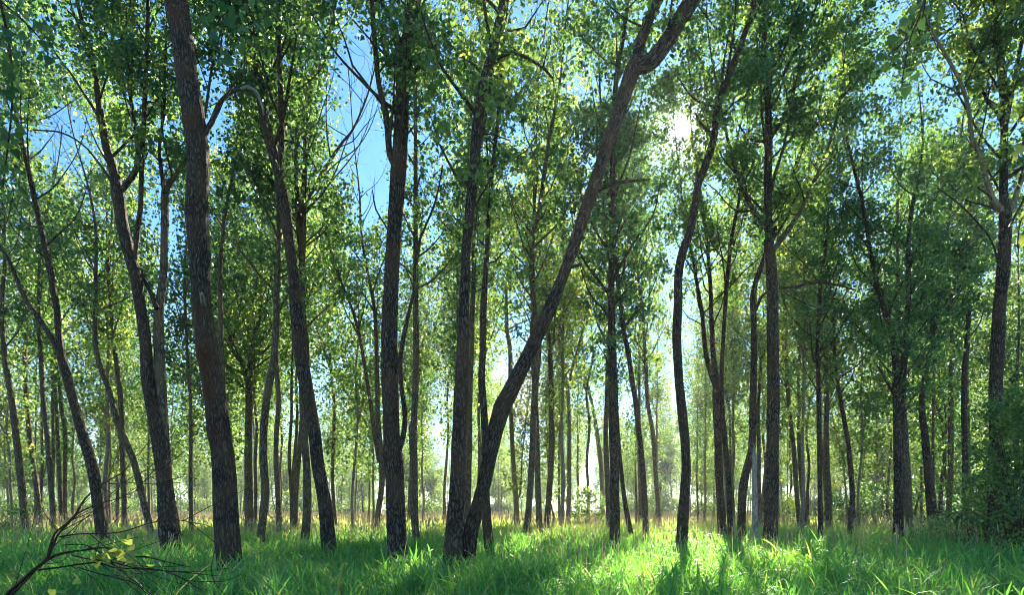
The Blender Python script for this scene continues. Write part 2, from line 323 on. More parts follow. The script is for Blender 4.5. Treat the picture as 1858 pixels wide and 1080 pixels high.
LEAF_TOTAL = [0]
def hand_tree(s, idx):
    d = s['d']; bark = BARK[s.get('bark', 0)]; H = s.get('h', 25); near = d < 24
    tr = s['stem']; P = stem3d(tr, d, d + s.get('lean', rng.uniform(-.6, .6)))
    x0, y0 = P[0, 0], P[0, 1]; g = gz(x0, y0)
    # carry the trunk down through the grass to the ground, flaring
    dirx = (P[1, 0] - P[0, 0]) / max(P[1, 2] - P[0, 2], .2); dz = P[0, 2] - (g - 0.15); r0 = P[0, 3]
    foot = np.array([[x0 - dirx * dz, y0, g - 0.15, r0 * s.get('flare', 1.3)], [x0 - dirx * dz * .5, y0, g + dz * 0.45, r0 * 1.08]])
    P = np.vstack([foot, P]); base = (foot[0, 0], y0, g)
    if s.get('extend', True) and P[-1, 2] < H: P = extend(P, H)
    t = thing(s.get('name', 'poplar_tree'), s['lab'], 'tree', base, s.get('group'))
    T = Tubes(); step = 0.14 if near else 0.35
    scars = []
    for (py, az, hh, wa, bu, st) in s.get('scars', ()): scars.append((CAMZ + (HY - py) / F * d, az, hh, wa, bu, st))
    SP = smooth_path(P, step); T.add(SP, 20 if near else 9, 0.05 if near else 0.04, scars, root=.38)
    paths = [(SP, H)]
    limbs = []
    for lb in s.get('limbs', ()):
        pts, opt = (lb, {}) if not isinstance(lb, tuple) or not isinstance(lb[-1], dict) else (lb[0], lb[1])
        z = CAMZ + (HY - pts[0][1]) / F * d; k = int(np.argmin(np.abs(SP[:, 2] - z))); dl = SP[k, 1] + opt.get('off', 0)
        sp = math.hypot(pts[-1][0] - pts[0][0], pts[-1][1] - pts[0][1]) / F * d
        LP = stem3d(pts, dl, dl + opt.get('dd', rng.uniform(-.3, .3) * sp * 0.7))
        if opt.get('ext', True): LP = extend(LP, opt.get('h', min(H - 1.5, max(LP[-1, 2] + 3, H * 0.85))), 0.012)
        LT = Tubes(); LS = smooth_path(LP, step * 1.3); LT.add(LS, 12 if near else 6, 0.04); limbs.append((LT, opt))
        if opt.get('leafy', True): paths.append((LS, LP[-1, 2]))
    clumps = []; zc = CAMZ + (HY - s.get('cy', 420)) / F * d; Rm = s.get('R', 2.6) * rng.uniform(1.25, 1.6) * (1.15 if d > 24 else 1); dens = s.get('dens', 1.0) * 1.35
    ztopframe = CAMZ + HY / F * d + 1.0
    for SPi, zt in paths:
        L = np.concatenate([[0], np.cumsum(np.linalg.norm(np.diff(SPi[:, :3], axis=0), axis=1))])
        sgap = 0.7 / dens; a = rng.uniform(0, 6.28); q = sgap * rng.uniform(0, 1)
        while q < L[-1]:
            k = int(np.searchsorted(L, q)); k = min(k, len(L) - 1); z = SPi[k, 2]; q += sgap * rng.uniform(.7, 1.3); a += 2.4 + rng.normal(0, .4)
            if z < zc: continue
            if z > ztopframe + 1 and rng.random() < 0.55: continue
            f = (zt - z) / max(zt - zc, 1); ln = Rm * (0.35 + 0.75 * math.sqrt(max(f, 0.02))) * rng.uniform(.45, 1.45) * min(1, 0.4 + (z - zc) / 2.5)
            branch(T, SPi[k, :3], min(SPi[k, 3] * 0.5, 0.012 + 0.012 * ln), ln, a, rng.uniform(.45, .95), clumps, dens, 4)
        clumps.append(SPi[-1, :3])
    for (a, b, w) in s.get('tufts', ()):         # leaf sprays low on the trunk
        for _ in range(w): clumps.append(at(a, b, d) + rng.normal(0, .45, 3) * np.array((1, 1, .8)))
    link('trunk', T.mesh('trunk', base), bark, t)
    for LT, opt in limbs:
        o = link('limb', LT.mesh('limb', base), BARK[opt['bark']] if 'bark' in opt else bark, t)
        if 'lab' in opt: o['label'] = opt['lab']
    if not s.get('bare'):
        size = max(0.122, 0.0049 * d); nl = s.get('nl', 38) * 1.9 * (0.12 / size) ** 1.4
        V, Fq, col = make_crown(clumps, nl, size, s.get('sig', 0.25) * (1 + max(0, d - 20) * 0.008), s.get('tint', 1.6)); LEAF_TOTAL[0] += len(Fq)
        me = mesh_of('crown', V - np.asarray(base), Fq, None, col, None, smooth=False); link('crown', me, LEAF, t)
    return t

# ------------------------------------------------------------------ ground
xs = np.concatenate([-np.geomspace(420, 3, 40), np.linspace(-2.8, 2.8, 9), np.geomspace(3, 420, 40)])
ys = np.concatenate([-np.geomspace(300, 3, 20), np.linspace(-2, 2, 5), np.geomspace(3, 900, 70)])
gx, gy = np.meshgrid(xs, ys); gzv = gz(gx, gy) * np.exp(-np.hypot(gx, gy) / 300)
nx, ny = len(xs), len(ys); ii = (np.arange(ny - 1)[:, None] * nx + np.arange(nx - 1)[None])
GF = np.stack([ii, ii + 1, ii + nx + 1, ii + nx], -1).reshape(-1, 4)
link('ground', mesh_of('ground', np.stack([gx, gy, gzv], -1).reshape(-1, 3), GF), ground_mat(), None, kind='structure')

# ------------------------------------------------------------------ the poplars that stand out in the photograph, traced trunk by trunk
GR = 'poplar trees of the stand'
TREES = [
 dict(lab='thick rough poplar with a pale broken stub and a rusty scar', d=12.3, bark=0, cy=-60, h=21, R=2.4, flare=1.15,
  stem=[(418,1035,45),(412,960,42),(405,840,39),(397,780,40),(387,700,37),(378,640,38),(368,570,35),(364,520,34),(362,450,37),(357,380,38),(360,300,37),(353,225,37),(341,150,36),(331,75,37),(320,0,40),(308,-80,34)],
  scars=[(648,-.2,.25,.8,.14,1),(700,-.1,.45,.5,.02,.8),(785,.1,.14,.8,.13,.6),(560,-.2,.25,.5,.03,.5),(380,0,.1,1.2,.07,.3),(222,-.2,.12,1.,.1,.5),(30,-.3,.25,.4,-.1,.6)],
  limbs=[([(366,250,12),(384,222,9),(396,192,8),(412,172,7),(430,162,7),(445,158,6)],dict(ext=False,leafy=False,dd=.5)),
         ([(436,161,6),(450,158,7),(460,162,6),(468,171,6),(473,183,5),(477,196,5),(478,208,3)],dict(bark=3,ext=False,leafy=False,dd=.3,off=.45,lab='barkless grey end of the limb arching over towards the neighbouring trunk')),
         ([(400,190,5),(416,165,3),(440,130,2)],dict(ext=False,leafy=False,dd=.1)),
         ([(368,250,6),(392,210,5),(410,170,3)],dict(ext=False,leafy=False,dd=-.4)),
         ([(372,560,9),(368,548,9),(366,534,8)],dict(bark=3,ext=False,leafy=False,dd=-.55,lab='pale broken branch stub'))]),
 dict(lab='forked dark poplar leaning left, between the two slender left poplars and the twin trunks', d=21, bark=0, cy=500, h=24, tint=1.7, R=2.8,
  stem=[(188,985,21),(183,950,20),(175,890,19),(165,840,18),(150,790,18),(136,740,15),(123,690,15),(112,650,15),(107,610,11),(103,560,10),(97,530,10),(92,495,10),(80,440,9),(65,370,9),(50,300,8),(38,250,7),(25,180,6),(15,100,5)],
  limbs=[[(107,638,10),(95,615,10),(85,600,9),(65,570,9),(45,540,8),(30,505,7),(15,470,6),(-2,440,5)]]),
 dict(lab='poplar with twin trunks splitting low, left of the thickest scarred trunk', d=17, bark=0, cy=330, h=23, tint=1.7, R=2.6, flare=1.1,
  stem=[(311,995,36),(306,950,34),(300,890,27),(295,840,25),(287,790,25),(278,740,24),(268,690,22),(265,640,20),(260,590,20),(252,540,19),(246,500,20),(232,450,20),(221,400,20),(214,350,21),(208,320,15),(202,295,15),(192,265,13),(187,235,12),(181,200,11),(172,130,9),(155,60,8),(140,0,7)],
  limbs=[([(299,850,22),(295,780,20),(291,690,19),(289,640,18),(288,590,17),(290,550,15),(296,500,13),(298,450,13),(299,400,13),(300,345,12),(314,325,8),(326,305,7),(342,288,6),(358,250,5),(372,205,5),(385,120,4)],dict(bark=1,h=20,dd=.9)),
         [(299,350,8),(295,325,7),(291,295,6),(289,270,5),(297,200,5),(300,120,5),(302,50,4)],
         [(222,345,10),(232,332,10),(243,315,10),(250,298,9),(251,275,8),(247,240,7)],
         ([(244,480,8),(249,425,8),(255,375,8),(257,300,8),(261,225,8),(264,150,8),(266,100,7),(268,0,6)],dict(dd=-.5)),
         ([(285,560,9),(275,535,8),(266,515,7),(255,490,6)],dict(ext=False,leafy=False)),
         ([(206,335,6),(195,318,5),(175,290,4),(150,262,3),(110,240,3),(60,236,2)],dict(ext=False,dd=-.6,leafy=False))]),
 dict(lab='tall dark poplar leaning left with high fork, right of the thickest scarred trunk', d=16.6, bark=0, cy=330, h=24, tint=1.6, R=2.3,
  stem=[(598,1006,27),(592,940,25),(585,890,24),(576,840,23),(571,790,23),(562,740,24),(554,690,24),(545,640,23),(540,590,23),(536,540,21),(532,495,19),(526,450,18),(520,400,20),(512,350,22),(503,300,20),(494,272,19),(488,248,20),(480,215,17),(474,190,15),(470,150,14),(462,100,14),(455,50,14),(448,0,13)],
  limbs=[[(505,300,11),(510,275,11),(511,240,10),(510,200,9),(507,100,8),(504,20,8)],
         ([(497,255,5),(520,255,4),(545,265,4),(562,285,3),(575,310,2)],dict(ext=False,leafy=False))]),
 dict(lab='dark straight poplar swelling below a long curved side limb, mid picture', d=14.3, bark=0, cy=310, h=23, tint=1.5, R=1.8, flare=1.1,
  stem=[(723,1020,38),(720,965,35),(718,915,33),(716,865,33),(713,835,36),(711,800,31),(709,740,29),(707,690,30),(707,640,31),(707,590,30),(709,540,28),(711,500,27),(714,450,27),(717,400,27),(720,350,28),(724,300,28),(727,250,26),(729,200,25),(731,150,24),(735,110,25),(744,50,23),(752,0,25),(762,-60,23)],
  scars=[(832,.3,.14,.8,.12,.4),(300,.2,.15,.8,.08,.3)],
  limbs=[([(718,300,12),(707,280,11),(703,225,12),(694,180,10),(687,150,9),(682,100,9),(678,50,9),(675,0,9)],dict(dd=-.5)),
         ([(716,832,12),(724,815,11),(731,795,10),(735,755,9),(730,715,8),(726,670,8),(729,630,8),(737,590,7),(745,555,6),(751,530,6),(752,500,5),(757,450,5),(770,415,4),(785,380,4),(795,345,3),(803,300,3)],dict(bark=0,ext=False,leafy=False,dd=-.7,lab='thin dark limb curving up beside the trunk')),
         ([(727,122,5),(712,112,5),(695,95,4),(672,72,3),(640,35,3)],dict(ext=False,leafy=False)),
         ([(715,440,4),(700,410,3),(682,380,3),(676,345,2)],dict(ext=False,leafy=False))]),
 dict(lab='straight dark poplar whose foot meets the foot of the steeply leaning trunk', d=13.6, bark=0, cy=440, h=23, tint=2.2, R=2.0, flare=1.15,
  stem=[(821,1025,36),(824,965,32),(828,915,30),(831,865,28),(832,815,27),(835,765,26),(837,715,25),(839,665,24),(841,615,23),(842,560,19),(844,500,17),(846,450,17),(851,400,18),(856,350,19),(861,310,20),(864,250,19),(870,200,19),(879,150,20),(889,115,18),(898,75,16),(909,25,16),(915,-10,15)],
  limbs=[([(892,118,8),(905,105,7),(925,96,6),(945,99,6),(965,110,5),(985,122,5),(1003,142,4)],dict(ext=False)),
         ([(860,245,4),(890,243,3),(925,255,2)],dict(ext=False,leafy=False))]),
 dict(lab='steeply leaning poplar forking high up with a bare side stub, foot beside the straight trunk', d=14.0, bark=0, cy=60, h=19, tint=1.5, R=2.2, flare=1.1,
  stem=[(848,1012,30),(855,965,28),(869,915,27),(877,885,26),(886,840,26),(897,790,28),(911,740,31),(924,715,30),(936,690,28),(961,640,25),(984,590,24),(1006,540,22),(1022,500,20),(1040,450,21),(1056,400,22),(1074,350,24),(1090,300,23),(1107,250,23),(1124,200,24),(1141,150,27),(1152,122,30),(1180,112,29),(1210,75,27),(1230,40,26),(1255,0,28),(1285,-50,25)],
  scars=[(350,.2,.12,1.,.1,.3)],
  limbs=[[(1148,140,21),(1156,105,20),(1162,75,19),(1182,25,18),(1196,-5,18),(1212,-50,16)],
         ([(1076,352,9),(1092,342,7),(1110,334,7),(1130,330,6),(1150,328,5),(1178,326,5)],dict(ext=False,leafy=False,dd=-.4,lab='short bare side stub')),
         ([(1030,486,6),(1042,483,6),(1055,480,5)],dict(ext=False,leafy=False,dd=-.2))]),
 dict(lab='small dark trunk crossing behind the foot of the leaning poplar', d=16, bark=0, cy=480, h=22, tint=2.0, R=2.0,
  stem=[(889,1010,19),(885,965,18),(882,915,16),(880,840,14),(879,765,13),(874,690,13),(876,640,12),(877,565,12),(881,500,10),(884,450,9),(886,400,8)]),
 dict(lab='slim poplar just right of the swelling dark trunk, paler and farther back', d=24, bark=1, cy=600, h=24, tint=1.5, R=1.8,
  stem=[(755,980,14),(752,940,14),(751,840,14),(749,790,13),(752,740,12),(754,690,12),(755,615,11),(754,540,10),(754,450,9),(754,350,8),(754,250,7),(752,100,6)]),
 dict(lab='slim poplar standing close behind the straight dark trunk', d=26, bark=1, cy=560, h=24, tint=2.2,
  stem=[(847,945,13),(849,865,13),(851,790,12),(852,715,11),(855,640,10),(857,560,9)]),
 dict(lab='poplar with splayed crown limbs seen left of the swelling dark trunk', d=33, bark=1, cy=640, h=24, tint=1.9, R=2.2, dens=.8,
  stem=[(682,965,12),(686,930,11),(693,880,11),(692,830,11),(686,765,9),(684,665,8),(680,565,7),(668,500,5)],
  limbs=[[(688,840,8),(680,790,8),(672,730,7),(662,665,7),(650,600,6),(635,550,5),(610,490,4)]]),
 dict(lab='slender gently curving brown poplar left of the tall leaning poplar', d=20, bark=1, cy=600, h=24, tint=1.5, R=1.9,
  stem=[(471,998,15),(477,940,14),(481,890,14),(478,840,14),(478,790,13),(482,740,13),(490,690,13),(497,650,12),(501,590,12),(502,540,10),(505,480,9),(506,420,8)]),
 dict(lab='narrow poplar close right of the gently curving brown poplar', d=29, bark=1, cy=620, h=24, tint=1.9,
  stem=[(507,970,10),(505,915,9),(501,840,9),(502,780,9),(506,730,9),(503,685,9),(500,620,8)]),
 dict(lab='dark poplar partly hidden behind the foot of the tall leaning poplar', d=22, bark=1, cy=560, h=25, tint=1.6,
  stem=[(553,985,16),(557,930,15),(557,865,14),(552,790,13),(549,730,12),(547,640,11)],
  limbs=[[(552,420,8),(547,380,8),(565,350,7),(590,305,6),(620,260,5),(640,235,4)],[(549,500,9),(552,400,8),(553,300,7),(556,200,6),(571,150,5),(590,100,5),(605,25,4)]]),
 dict(lab='thin sunlit brown poplar between the curving poplar and the tall leaning one', d=34, bark=1, cy=640, h=24, tint=2.4,
  stem=[(535,965,9),(537,890,9),(543,820,9),(547,770,8),(552,700,8)]),
 dict(lab='pale poplar whose stem parts into two long limbs, right of the scarred trunk', d=36, bark=1, cy=720, h=27, tint=2.5, R=3.2, dens=1.2,
  stem=[(452,955,15),(451,840,14),(452,740,13),(452,700,12),(457,640,10),(466,600,8),(474,540,6)],
  limbs=[[(451,705,9),(440,660,9),(425,640,8),(415,600,8),(407,540,8),(405,500,7)]]),
 dict(lab='thin stem rising tight against the right side of the scarred trunk', d=20, bark=1, cy=420, h=21, tint=1.8, R=1.5,
  stem=[(422,960,8),(415,860,8),(408,760,8),(403,660,9),(400,560,9),(399,500,8),(402,450,6)]),
 dict(lab='pole-thin straight poplar alone between the twin trunks and the scarred trunk', d=30, bark=1, cy=700, h=21, tint=.9, R=2.0, nl=48,
  stem=[(348,972,7),(346,890,7),(346,740,6),(343,690,6),(340,640,5),(336,560,5)]),
 dict(lab='slanting poplar with kinked stem left of the twin trunks', d=30, bark=1, cy=600, h=22, tint=1.7,
  stem=[(274,965,12),(262,915,12),(250,865,12),(240,830,11),(225,795,11),(212,765,10),(200,715,9),(185,675,9),(175,640,9),(172,600,8)]),
 dict(lab='upright poplar just left of the slanting kinked stem', d=36, bark=1, cy=640, h=24, tint=1.8,
  stem=[(226,955,10),(225,890,9),(222,820,9),(220,740,9),(212,665,8),(203,600,7)]),
 dict(lab='slender dark poplar with rightward foot, second tall stem from the left edge', d=30, bark=1, cy=660, h=23, tint=1.6,
  stem=[(46,965,13),(40,890,12),(30,800,11),(20,720,10),(10,660,9),(6,620,8)]),
 dict(lab='thin grey poplar right of the slender stem nearest the left edge', d=36, bark=1, cy=680, h=23, tint=1.8,
  stem=[(75,962,9),(66,880,9),(55,800,8),(48,720,8),(45,640,7)]),
 dict(lab='thin brown poplar, left of three close stems beside the forked leaning trunk', d=34, bark=1, cy=660, h=23, tint=1.9,
  stem=[(98,958,9),(92,870,9),(85,790,8),(78,720,8),(74,640,7)]),
 dict(lab='thin brown poplar, middle of three close stems beside the forked leaning trunk', d=42, bark=1, cy=700, h=24, tint=2.0,
  stem=[(112,950,7),(107,850,7),(103,760,6),(99,690,6)]),
 dict(lab='thin brown poplar, right of three close stems beside the forked leaning trunk', d=42, bark=1, cy=680, h=24, tint=2.0,
  stem=[(119,948,8),(118,880,7),(118,790,7),(111,740,6)]),
 dict(lab='pale thin poplar rising right of the leaning trunk, bright against the far clearing', d=48, bark=2, cy=640, h=26, tint=2.6,
  stem=[(939,952,10),(935,890,9),(930,815,8),(926,715,8),(926,640,8),(920,600,7)]),
 dict(lab='brown poplar curving right as it rises behind the leaning trunk', d=26, bark=1, cy=560, h=25, tint=1.9, R=2.2,
  stem=[(954,975,13),(960,915,12),(965,840,12),(968,765,12),(972,690,12),(977,640,11),(970,560,10),(965,500,10),(967,425,9),(977,390,8),(987,320,8),(997,250,7),(1007,200,6)]),
 dict(lab='brown poplar leaning a little left, close right of the curving one', d=30, bark=1, cy=640, h=25, tint=2.2,
  stem=[(980,965,12),(977,915,11),(975,840,11),(973,765,10),(970,700,9)]),
 dict(lab='sunlit brown poplar, left of a close pair in the middle distance', d=40, bark=1, cy=680, h=26, tint=2.8,
  stem=[(992,952,11),(997,890,11),(1001,815,11),(1001,740,10),(999,665,9)]),
 dict(lab='slim yellow-brown poplar standing free under bright foliage, mid distance', d=46, bark=2, cy=700, h=25, tint=3.0, R=2.8,
  stem=[(1031,948,9),(1033,840,8),(1032,740,7),(1027,690,7),(1018,640,6)],limbs=[[(1030,710,5),(1038,670,5),(1052,620,4)]]),
 dict(lab='straight black-looking poplar wrapped in dark leaves, right of the leaning trunk', d=20, bark=0, cy=680, h=24, tint=1.0, R=2.3, nl=36,
  stem=[(1115,988,19),(1116,940,18),(1115,890,17),(1115,840,17),(1113,790,16),(1112,690,15),(1110,590,13),(1109,540,12),(1110,450,10),(1111,375,10),(1112,300,9),(1115,200,9),(1119,135,8)]),
 dict(lab='narrow poplar just left of the straight black-looking trunk, half hidden', d=36, bark=1, cy=660, h=24, tint=1.8,
  stem=[(1104,935,10),(1102,865,10),(1099,790,9),(1101,740,9),(1104,640,8)]),
 dict(lab='thin stem tilting left behind the straight black-looking trunk', d=27, bark=0, cy=700, h=18, tint=1.3, R=1.5,
  stem=[(1147,978,9),(1137,930,9),(1130,880,8),(1124,820,7),(1120,750,6)]),
 dict(lab='dark slim poplar bowing left as it rises, between two heavy dark trunks', d=25, bark=0, cy=620, h=24, tint=1.3, R=2.2,
  stem=[(1172,970,11),(1170,915,11),(1165,840,10),(1160,790,10),(1155,740,10),(1147,690,9),(1140,640,9),(1132,600,8),(1122,520,7)]),
 dict(lab='thin brown stem right of the slim bowing poplar', d=38, bark=1, cy=700, h=24, tint=2.2,
  stem=[(1195,935,8),(1190,865,8),(1185,790,8),(1175,730,7),(1172,665,7),(1168,600,6)]),
 dict(lab='pale crooked poplar in the bright distance right of the leaning trunk', d=55, bark=2, cy=720, h=25, tint=2.7,
  stem=[(1092,933,8),(1092,880,8),(1090,840,8),(1080,765,7),(1072,725,6)]),
 dict(lab='dark winding poplar passing just right of the sun', d=18, bark=0, cy=330, h=22, tint=1.7, R=2.2,
  stem=[(1236,1000,21),(1239,940,20),(1243,890,18),(1245,840,17),(1241,780,17),(1237,740,17),(1232,690,16),(1229,640,16),(1228,600,16),(1230,550,15),(1231,500,15),(1238,460,15),(1252,420,14),(1262,370,14),(1268,330,14),(1280,300,14),(1290,270,13),(1296,245,13),(1299,215,12),(1304,185,12),(1318,150,11),(1333,110,11),(1346,75,10),(1360,35,9),(1370,0,8)],
  limbs=[([(1293,248,6),(1282,236,6),(1270,222,5),(1262,205,3)],dict(ext=False,leafy=False))]),
 dict(lab='dark poplar forking at mid height, right of the trunk beneath the sun', d=27, bark=0, cy=600, h=25, tint=1.7, R=2.4,
  stem=[(1310,960,15),(1306,890,14),(1304,840,14),(1303,790,14),(1300,740,14),(1299,695,13),(1294,640,9),(1291,580,8),(1289,520,7)],
  limbs=[[(1299,705,9),(1286,665,9),(1279,630,8),(1274,570,7),(1262,500,6)]]),
 dict(lab='dark narrow stem tilting left beside the mid-height forking poplar', d=25, bark=0, cy=560, h=24, tint=1.5,
  stem=[(1325,970,11),(1323,890,10),(1317,815,10),(1312,765,9),(1309,700,8),(1311,640,7),(1320,500,7),(1330,420,6)]),
 dict(lab='dark crooked poplar with a long arching limb sweeping right, beside the bare grey snag', d=22, bark=0, cy=330, h=17, tint=1.6, R=1.8,
  stem=[(1344,982,16),(1346,935,15),(1348,890,15),(1353,860,14),(1360,835,14),(1365,805,13),(1366,740,12),(1367,690,12),(1368,640,11),(1367,580,10),(1366,540,10),(1372,510,9),(1382,482,9),(1393,450,8),(1405,420,8),(1428,370,8),(1440,318,7),(1453,275,7),(1475,235,6),(1508,200,6),(1533,170,5),(1563,140,5),(1588,120,4)],
  limbs=[([(1368,570,6),(1385,535,5),(1410,524,5),(1438,521,5),(1483,513,4),(1518,517,4),(1550,526,3)],dict(ext=False,leafy=False,dd=-.6,lab='thin dark limb arching level across the foliage')),
         ([(1395,447,5),(1425,400,4),(1450,350,4),(1490,330,3)],dict(dd=.5,ext=False))]),
 dict(lab='stout straight poplar with many rising limbs, right of the bare grey snag', d=21, bark=0, cy=440, h=24, tint=1.6, R=2.6, flare=1.15,
  stem=[(1397,988,28),(1399,940,25),(1400,890,24),(1401,840,22),(1402,790,21),(1403,690,21),(1402,590,20),(1402,540,20),(1400,500,20),(1396,450,18),(1393,400,15),(1393,350,14),(1394,300,13),(1395,250,13),(1394,200,12),(1393,150,10),(1389,100,9),(1388,50,8),(1393,0,8)],
  limbs=[([(1394,415,9),(1373,390,9),(1358,365,8),(1343,330,8),(1333,300,7),(1322,260,5)],dict(bark=1)),
         ([(1400,460,9),(1408,448,9),(1428,420,9),(1448,390,8),(1463,360,7),(1473,335,6),(1490,300,5)],dict(bark=1)),
         [(1396,255,7),(1408,235,7),(1423,210,7),(1438,165,6),(1453,130,6),(1470,100,5)],
         [(1395,175,6),(1405,155,6),(1418,140,6),(1438,100,5),(1453,80,5),(1470,40,4)],
         [(1390,70,5),(1378,40,5),(1368,0,4)]]),
 dict(lab='thin poplar right of the stout straight trunk, leafy from low down', d=26, bark=0, cy=720, h=22, tint=1.3, R=2.3, nl=44,
  stem=[(1489,955,9),(1488,890,8),(1486,790,8),(1485,690,8),(1483,640,7),(1486,560,6)]),
 dict(lab='warm brown thin poplar, left one of a tilted pair beyond the stout trunk', d=42, bark=1, cy=760, h=24, tint=2.6,
  stem=[(1450,945,9),(1445,890,8),(1440,815,8),(1433,755,7),(1428,690,6)]),
 dict(lab='warm brown thin poplar, right one of a tilted pair beyond the stout trunk', d=44, bark=1, cy=760, h=24, tint=2.5,
  stem=[(1462,942,8),(1455,890,8),(1451,830,7),(1449,770,6)]),
 dict(lab='thicker brown poplar behind the low-leafed thin poplar', d=38, bark=1, cy=780, h=22, tint=1.8,
  stem=[(1504,950,13),(1502,900,12),(1500,850,11),(1499,800,10),(1500,740,8)]),
 dict(lab='dark slim poplar rising behind the broken stump', d=36, bark=0, cy=740, h=24, tint=1.9, R=2.6,
  stem=[(1547,935,10),(1546,890,9),(1543,850,9),(1538,800,8),(1533,770,8),(1524,720,7),(1515,660,6)]),
 dict(lab='black twin-stemmed poplar draped in dark leaves, right part of the clearing', d=24, bark=0, cy=760, h=23, tint=1.5, R=2.6, nl=40,
  stem=[(1629,965,19),(1630,930,17),(1630,890,16),(1629,840,14),(1627,740,13),(1624,640,12),(1615,590,10),(1605,565,9),(1593,530,8),(1583,475,7),(1574,425,6),(1565,370,6)],
  limbs=[[(1634,930,12),(1635,880,12),(1635,800,11),(1638,700,10),(1645,600,9),(1648,530,8),(1648,450,8),(1655,375,7)],
         ([(1624,720,5),(1610,695,5),(1597,672,4),(1588,660,3)],dict(ext=False,leafy=False))]),
 dict(lab='brown poplar tilting left, close behind the black twin-stemmed one', d=33, bark=1, cy=720, h=24, tint=1.3,
  stem=[(1649,945,13),(1647,890,13),(1644,830,12),(1640,760,10),(1637,680,9)]),
 dict(lab='dark slim poplar bending right at mid height, beyond the clearing at right', d=34, bark=0, cy=700, h=26, tint=1.4, R=2.8, nl=44,
  stem=[(1692,938,18),(1685,865,15),(1678,790,12),(1672,740,10),(1678,685,9),(1688,630,9),(1694,580,9),(1703,530,9),(1708,480,8),(1715,435,7),(1720,400,7)],
  limbs=[([(1694,600,7),(1708,580,6),(1730,540,5)],{})]),
 dict(lab='pale brown pole-like poplar left of the right-hand thicket', d=40, bark=1, cy=680, h=26, tint=1.8,
  stem=[(1721,938,10),(1725,840,9),(1725,765,9),(1725,690,8),(1728,640,7)]),
 dict(lab='straight dark slim poplar touching the left side of the thicket', d=36, bark=0, cy=640, h=26, tint=1.6,
  stem=[(1752,935,10),(1751,840,10),(1749,740,9),(1750,675,9),(1755,615,8),(1758,540,7),(1756,470,6)]),
 dict(lab='big grey-limbed poplar rising out of the thicket by the right edge', d=18, bark=0, cy=430, h=23, tint=2.4, R=2.6,
  stem=[(1806,985,23),(1806,880,22),(1807,790,21),(1807,690,21),(1810,640,21),(1812,590,20),(1815,540,19),(1820,500,20),(1823,450,19),(1824,400,20),(1821,350,14),(1822,250,12),(1823,175,12),(1818,125,11),(1813,75,10),(1803,0,8)],
  limbs=[([(1822,385,11),(1803,365,10),(1788,320,9),(1778,280,9),(1763,250,8),(1758,200,7),(1743,150,6),(1713,95,5)],dict(bark=2)),
         [(1826,220,8),(1833,180,8),(1843,130,7),(1853,75,6)],
         [(1821,238,6),(1810,205,6),(1793,185,5),(1775,145,5),(1758,105,4)],
         ([(1826,395,10),(1838,370,9),(1850,335,8),(1862,310,7)],dict(bark=2)),
         ([(1818,500,4),(1800,440,3),(1775,405,3),(1740,370,3),(1700,340,2)],dict(ext=False,leafy=False))]),
]
for i, s in enumerate(TREES):
    s['group'] = GR; hand_tree(s, i)
print('leaves', LEAF_TOTAL[0])

# ------------------------------------------------------------------ dead wood: a grey snag and a broken stump
def deadwood(name, lab, cat, tr, d, mi, splinters=0, r=1.0):
    P = stem3d(tr, d); g = gz(P[0, 0], P[0, 1]); P = np.vstack([[P[0, 0], d, g - 0.1, P[0, 3] * 1.15], P]); base = (P[0, 0], d, g)
    t = thing(name, lab, cat, base); T = Tubes(); T.add(smooth_path(P, .12), 14, .06); link('trunk', T.mesh('trunk', base), BARK[mi], t)
    if splinters:
        T2 = Tubes(); top = P[-1]
        for k in range(splinters):
            a = k * 2.4; b = top[:3] + np.array((math.cos(a), math.sin(a), 0)) * top[3] * .7 - np.array((0, 0, .06)); e = b + np.array((rng.normal(0, .07), rng.normal(0, .05), rng.uniform(.1, .32)))
            T2.add(np.array([[*b, top[3] * .35], [*((b + e) / 2), top[3] * .2], [*e, .006]]), 5)
        link('splinters', T2.mesh('splinters', base), BARK[mi], t)
deadwood('dead_snag', 'barkless pale grey dead trunk, broken off,, between the crooked and the stout dark trunks', 'snag',
         [(1371, 985, 10), (1370, 940, 10), (1369, 880, 9.5), (1369, 830, 8.5), (1368, 812, 3)], 20.5, 3, 3)
deadwood('tree_stump', 'splintered brown stump in the grass below a dark slim poplar', 'stump', [(1543, 950, 10), (1543, 935, 9), (1542, 922, 10)], 27, 1, 7)
